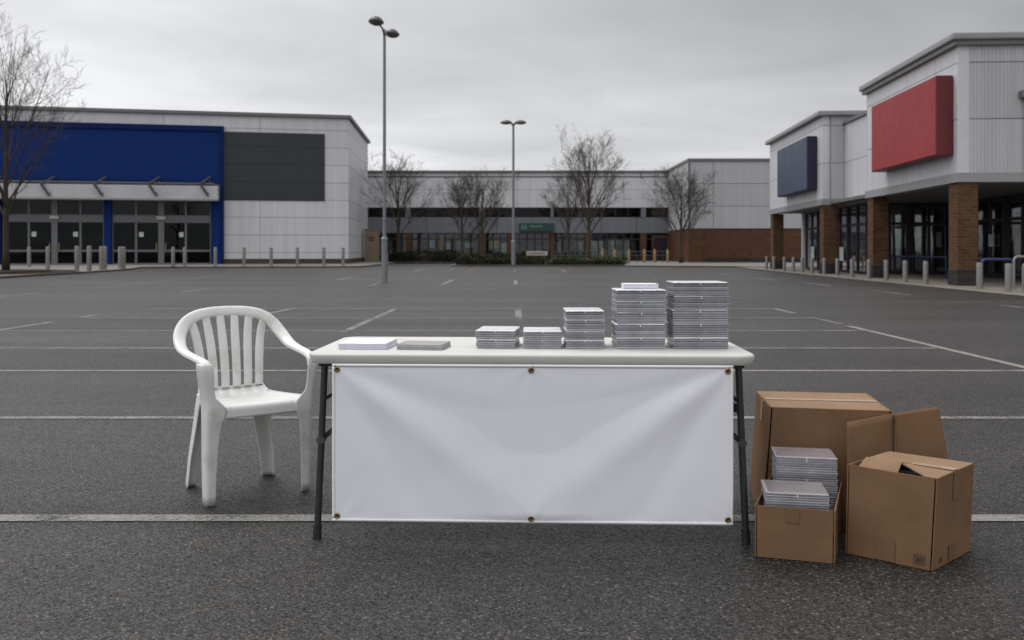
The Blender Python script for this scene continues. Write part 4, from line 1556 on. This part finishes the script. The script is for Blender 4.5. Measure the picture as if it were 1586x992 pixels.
MB().grid(seat, 28, 40).build('seat', M['chair'], ch, smooth=True, solid=.006, auto=50)
# side and rear skirts of the seat
mb = MB()
for s in (-1, 1):
    mb.grid(lambda u, v: (s * (.239 - .072 * u + .004 * v), -.2 + .40 * u, seat_z(.2, u) + .010 - v * (.040 + .035 * (2 * u - 1) ** 4)), 20, 3)
mb.grid(lambda u, v: ((u - .5) * .332, (.2045 + .003 * v), .492 - v * (.055 + .04 * (2 * u - 1) ** 4)), 20, 3)
mb.build('seat_skirt', M['chair'], ch, smooth=True, solid=.005)


def leg(sx, front):
    """folded L section, lofted downward"""
    if front:
        st = [(.0, .257, -.205, .044, .044), (.12, .258, -.208, .048, .052), (.25, .259, -.215, .055, .062), (.35, .259, -.224, .064, .072), (.405, .259, -.2325, .082, .082), (.450, .259, -.2345, .090, .090),
              (.478, .260, -.2335, .064, .090), (.505, .264, -.2325, .042, .086), (.55, .272, -.234, .042, .080), (.60, .283, -.2385, .052, .074), (.640, .2895, -.2405, .054, .070), (.662, .2895, -.236, .053, .064)]
        fy = -1
    else:
        st = [(.0, .226, .222, .052, .045), (.15, .214, .216, .060, .054), (.30, .194, .211, .068, .064), (.40, .182, .209, .078, .074), (.466, .172, .2075, .085, .080)]
        fy = 1
    n = 7

    def f(u, v):
        q = v * (len(st) - 1)
        i = min(len(st) - 2, int(q))
        t = q - i
        z, cx_, cy_, wf, ws = [st[i][k] * (1 - t) + st[i + 1][k] * t for k in range(5)]
        r = .016
        # path: inner end of the front flange -> rounded corner -> back end of the side flange
        L1, L2, L3 = wf - r, r * PI / 2, ws - r
        s_ = u * (L1 + L2 + L3)
        if s_ < L1:
            x, y = -wf + s_, 0
        elif s_ < L1 + L2:
            a = (s_ - L1) / r
            x, y = -r + r * math.sin(a), -(r - r * math.cos(a))
        else:
            x, y = 0, -r - (s_ - L1 - L2)
        return (sx * (cx_ + x), cy_ - fy * (-y) * 1.0 if False else cy_ + (-fy) * (-y), z)
    return MB().grid(f, 18, 30).build('leg', M['chair'], ch, smooth=True, solid=.006, soff=0.0)


for s in (-1, 1):
    leg(s, True)
    leg(s, False)


# ------------------------------------------------------------------ cardboard boxes
def V3(a):
    return Vector(a)


def carton_walls(t, b, tp, mats, th=.005, gap=.0016, skip=()):
    """four separate wall panels of a carton; b, tp: corners FL FR RR RL (world minus base)"""
    cen = sum((V3(p) for p in b), Vector()) / 4
    for i in range(4):
        if i in skip:
            continue
        j = (i + 1) % 4
        a0, a1, c1, c0 = V3(b[i]), V3(b[j]), V3(tp[j]), V3(tp[i])
        e = (a1 - a0).normalized()
        g0 = .0012 if i % 2 else gap
        a0, a1, c1, c0 = a0 + e * g0, a1 - e * g0, c1 - e * g0, c0 + e * g0
        n_ = (a1 - a0).cross(c0 - a0).normalized()
        if n_.dot(a0 - cen) < 0:
            n_ = -n_
        mb = MB()

        def f(u, v):
            p = (a0 * (1 - u) + a1 * u) * (1 - v) + (c0 * (1 - u) + c1 * u) * v
            k = math.sin(u * PI) * math.sin(v * PI)
            return p + n_ * (.004 * mnoise.noise(p * 5) * k)
        nu = nv = 14
        mb.grid(f, nu, nv)
        k0 = len(mb.v)
        mb.v += [tuple(V3(p) - n_ * th) for p in mb.v]
        fs = list(mb.f)
        mb.f += [tuple(reversed([q + k0 for q in fc])) for fc in fs]
        ring = [q for q in range(nu + 1)] + [(r_ + 1) * (nu + 1) + nu for r_ in range(nv)] + [nv * (nu + 1) + q for q in reversed(range(nu))] + [r_ * (nu + 1) for r_ in reversed(range(1, nv))]
        for q in range(len(ring)):
            a, c = ring[q], ring[(q + 1) % len(ring)]
            mb.f.append((c, a, a + k0, c + k0))
        mb.mi = [0] * len(mb.f)
        mb.build('side_panel', mats, t, smooth=True, auto=35)
    # floor
    MB().slab([V3(p) + (cen - V3(p)).normalized() * .012 + Vector((0, 0, .006)) for p in b], (0, 0, 1), .004).build('bottom_panel', mats, t)


def bil(c4, s, t):
    a = V3(c4[0]) * (1 - s) + V3(c4[1]) * s
    b_ = V3(c4[3]) * (1 - s) + V3(c4[2]) * s
    return a * (1 - t) + b_ * t


def rel(c4, o):
    return [V3(p) - V3(o) for p in c4]


def patch(t, quad4, name, mat, off, th=.0006):
    """thin strip following a face"""
    q = [V3(p) for p in quad4]
    n_ = (q[1] - q[0]).cross(q[3] - q[0]).normalized()
    return MB().slab([p + n_ * off for p in q], n_, th).build(name, mat, t)


# big closed carton at the back
o = (1.40, 4.28, 0)
bA = rel([(1.115, 4.12, .002), (1.640, 4.0, .002), (1.718, 4.48, .002), (1.178, 4.57, .002)], o)
tA = rel([(1.152, 4.12, .486), (1.647, 4.0, .490), (1.723, 4.48, .492), (1.208, 4.57, .488)], o)
A = thing('cardboard_box', 'largest brown carton, closed and taped, behind the open box', 'box', o)
carton_walls(A, bA, tA, M['card'], gap=.011)
for lo, hi in ((0.0, .496), (.504, 1.0)):
    q = [bil(tA, .004, lo + .004), bil(tA, .996, lo + .004), bil(tA, .996, hi), bil(tA, .004, hi)]
    mb = MB()

    def f(u, v):
        p = (q[0] * (1 - u) + q[1] * u) * (1 - v) + (q[3] * (1 - u) + q[2] * u) * v
        return p + Vector((0, 0, .0045 + .0016 * mnoise.noise(Vector((p.x * 6, p.y * 6, 2)))))
    mb.grid(f, 24, 10).build('top_flap', M['card_lit_top'], A, smooth=True, solid=.0045)
patch(A, [bil(tA, .02, .45), bil(tA, .98, .45), bil(tA, .98, .55), bil(tA, .02, .55)], 'tape', M['tape_clear'], .0066)
lA = [bA[3], bA[0], tA[0], tA[3]]
patch(A, [bil(lA, .42, .80), bil(lA, .56, .80), bil(lA, .56, .997), bil(lA, .42, .997)], 'tape', M['tape_clear'], .0025)

# open box with the bundles
o = (1.18, 3.79, 0)
bC = rel([(.942, 3.584, .002), (1.224, 3.50, .002), (1.416, 3.96, .002), (1.147, 4.07, .002)], o)
tC = rel([(.942, 3.584, .201), (1.226, 3.50, .200), (1.418, 3.965, .198), (1.147, 4.075, .208)], o)
Cb = thing('cardboard_box', 'small open brown box holding wrapped bundles, nearest the table leg', 'box', o)
carton_walls(Cb, bC, tC, M['card'], gap=.0085)
MB().slab([bil(bC, .03, .03) + Vector((0, 0, .10)), bil(bC, .97, .03) + Vector((0, 0, .10)), bil(bC, .97, .97) + Vector((0, 0, .10)), bil(bC, .03, .97) + Vector((0, 0, .10))], (0, 0, 1), .09).build('inner_packing', M['card_dark'], Cb)
fC = [bC[0], bC[1], tC[1], tC[0]]
patch(Cb, [bil(fC, .39, .72), bil(fC, .56, .72), bil(fC, .56, .992), bil(fC, .39, .992)], 'tape', M['tape'], .0035)
zf = .103
stack(1.112, 3.603, .237, .21, (6, 8), .0098, R(-10), 'in the front pile inside the open box', 'bundles in the open box', base=zf, seed=8, mauve=True)
stack(1.222, 3.828, .243, .20, (7, 7, 9), .0099, R(-10), 'in the rear pile inside the open box', 'bundles in the open box', base=zf, seed=9, mauve=True)

# closed carton with the torn flap
o = (1.565, 3.64, 0)
bB = rel([(1.308, 3.625, .002), (1.556, 3.417, .002), (1.813, 3.652, .002), (1.565, 3.86, .002)], o)
tB = rel([(1.316, 3.625, .349), (1.575, 3.417, .342), (1.827, 3.652, .345), (1.575, 3.86, .347)], o)
B = thing('cardboard_box', 'square brown carton with a torn top flap and printed mark', 'box', o)
carton_walls(B, bB, tB, M['card'], gap=.0095)


def tb_(s, t, dz=0.0):
    return bil(tB, s, t) + Vector((0, 0, .0035 + dz))


MB().slab([tb_(.004, .503), tb_(.997, .503), tb_(.997, .997), tb_(.004, .997)], (0, 0, 1), .0045).build('top_flap', M['card_lit_top'], B)
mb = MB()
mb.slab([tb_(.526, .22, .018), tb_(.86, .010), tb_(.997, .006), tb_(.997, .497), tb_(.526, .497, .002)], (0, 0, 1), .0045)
mb.build('top_flap', M['card_lit_top'], B)
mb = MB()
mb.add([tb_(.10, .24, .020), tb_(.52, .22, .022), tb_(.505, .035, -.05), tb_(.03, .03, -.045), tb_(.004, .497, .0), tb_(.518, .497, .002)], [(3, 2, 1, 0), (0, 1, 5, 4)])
mb.build('torn_flap', M['card_lit_top'], B, solid=.0045)
MB().slab([tb_(.05, .05, -.034), tb_(.95, .05, -.034), tb_(.95, .95, -.034), tb_(.05, .95, -.034)], (0, 0, 1), .004).build('contents', M['case_lid'], B)
rB = [bB[1], bB[2], tB[2], tB[1]]
fB = [bB[0], bB[1], tB[1], tB[0]]
patch(B, [tb_(.52, .44, .0035), tb_(.998, .44, .0035), tb_(.998, .56, .0035), tb_(.52, .56, .0035)], 'tape', M['tape_clear'], .001)
patch(B, [bil(rB, .42, .70), bil(rB, .58, .70), bil(rB, .58, .999), bil(rB, .42, .999)], 'tape', M['tape'], .003)
patch(B, [bil(rB, .38, .02), bil(rB, .56, .02), bil(rB, .56, .20), bil(rB, .38, .20)], 'tape', M['tape'], .003)
patch(B, [bil(fB, .36, .01), bil(fB, .58, .01), bil(fB, .58, .25), bil(fB, .36, .25)], 'tape', M['tape'], .0036)


def ink(face, rects, name='printed_mark', off=.0035):
    mb = MB()
    q = [V3(p) for p in face]
    n_ = (q[1] - q[0]).cross(q[3] - q[0]).normalized()
    for s0, s1, t0, t1 in rects:
        mb.slab([bil(face, a, b_) + n_ * off for a, b_ in ((s0, t0), (s1, t0), (s1, t1), (s0, t1))], n_, .0005)
    mb.build(name, M['ink'], B)


x0, x1, y0, y1 = .795, .912, .048, .150
lw_, lh_ = .006, .006
rc = [(x0, x1, y0, y0 + lh_), (x0, x1, y1 - lh_, y1), (x0, x0 + lw_, y0 + lh_ + .0005, y1 - lh_ - .0005), (x1 - lw_, x1, y0 + lh_ + .0005, y1 - lh_ - .0005)]
rc += [(.822, .833, .068, .128), (.838, .845, .066, .112), (.85, .885, .118, .126), (.85, .888, .102, .108), (.85, .880, .088, .094), (.852, .888, .072, .079), (.884, .889, .082, .114)]
ink(fB, rc)
ink(rB, [(.155, .165, .05, .12), (.172, .20, .108, .115), (.172, .20, .085, .091), (.172, .20, .06, .067), (.205, .21, .05, .12)], off=.003)

# flattened carton standing behind it
o = (1.63, 3.93, 0)
Dt = thing('folded_carton', 'flattened brown carton standing open like a book behind the torn box', 'box', o)


def sheet(pts4, name, mat, th=.005, wav=.006):
    q = [V3(p) - V3(o) for p in pts4]
    n_ = (q[1] - q[0]).cross(q[3] - q[0]).normalized()

    def f(u, v):
        p = (q[0] * (1 - u) + q[1] * u) * (1 - v) + (q[3] * (1 - u) + q[2] * u) * v
        return p + n_ * wav * mnoise.noise(p * 4 + Vector((3, 1, 2)))
    return MB().grid(f, 14, 16).build(name, mat, Dt, smooth=True, solid=th)


MB().tube([(.014, .036, .004), (.0075, .043, .480)], .008, 6).build('gap_backing', M['card_dark'], Dt)  # added dark strip behind the panel gap, stands in for its shade
sheet([(1.405, 3.865, .0), (1.640, 3.950, .0), (1.634, 3.957, .489), (1.417, 3.90, .463)], 'carton_panel', M['card'])
sheet([(1.648, 3.948, .0), (1.845, 3.850, .0), (1.822, 3.852, .300), (1.645, 3.955, .288)], 'carton_panel', M['card'])
sheet([(1.645, 3.955, .2895), (1.822, 3.852, .3015), (1.784, 3.862, .534), (1.638, 3.957, .489)], 'carton_panel', M['card'], wav=.003)
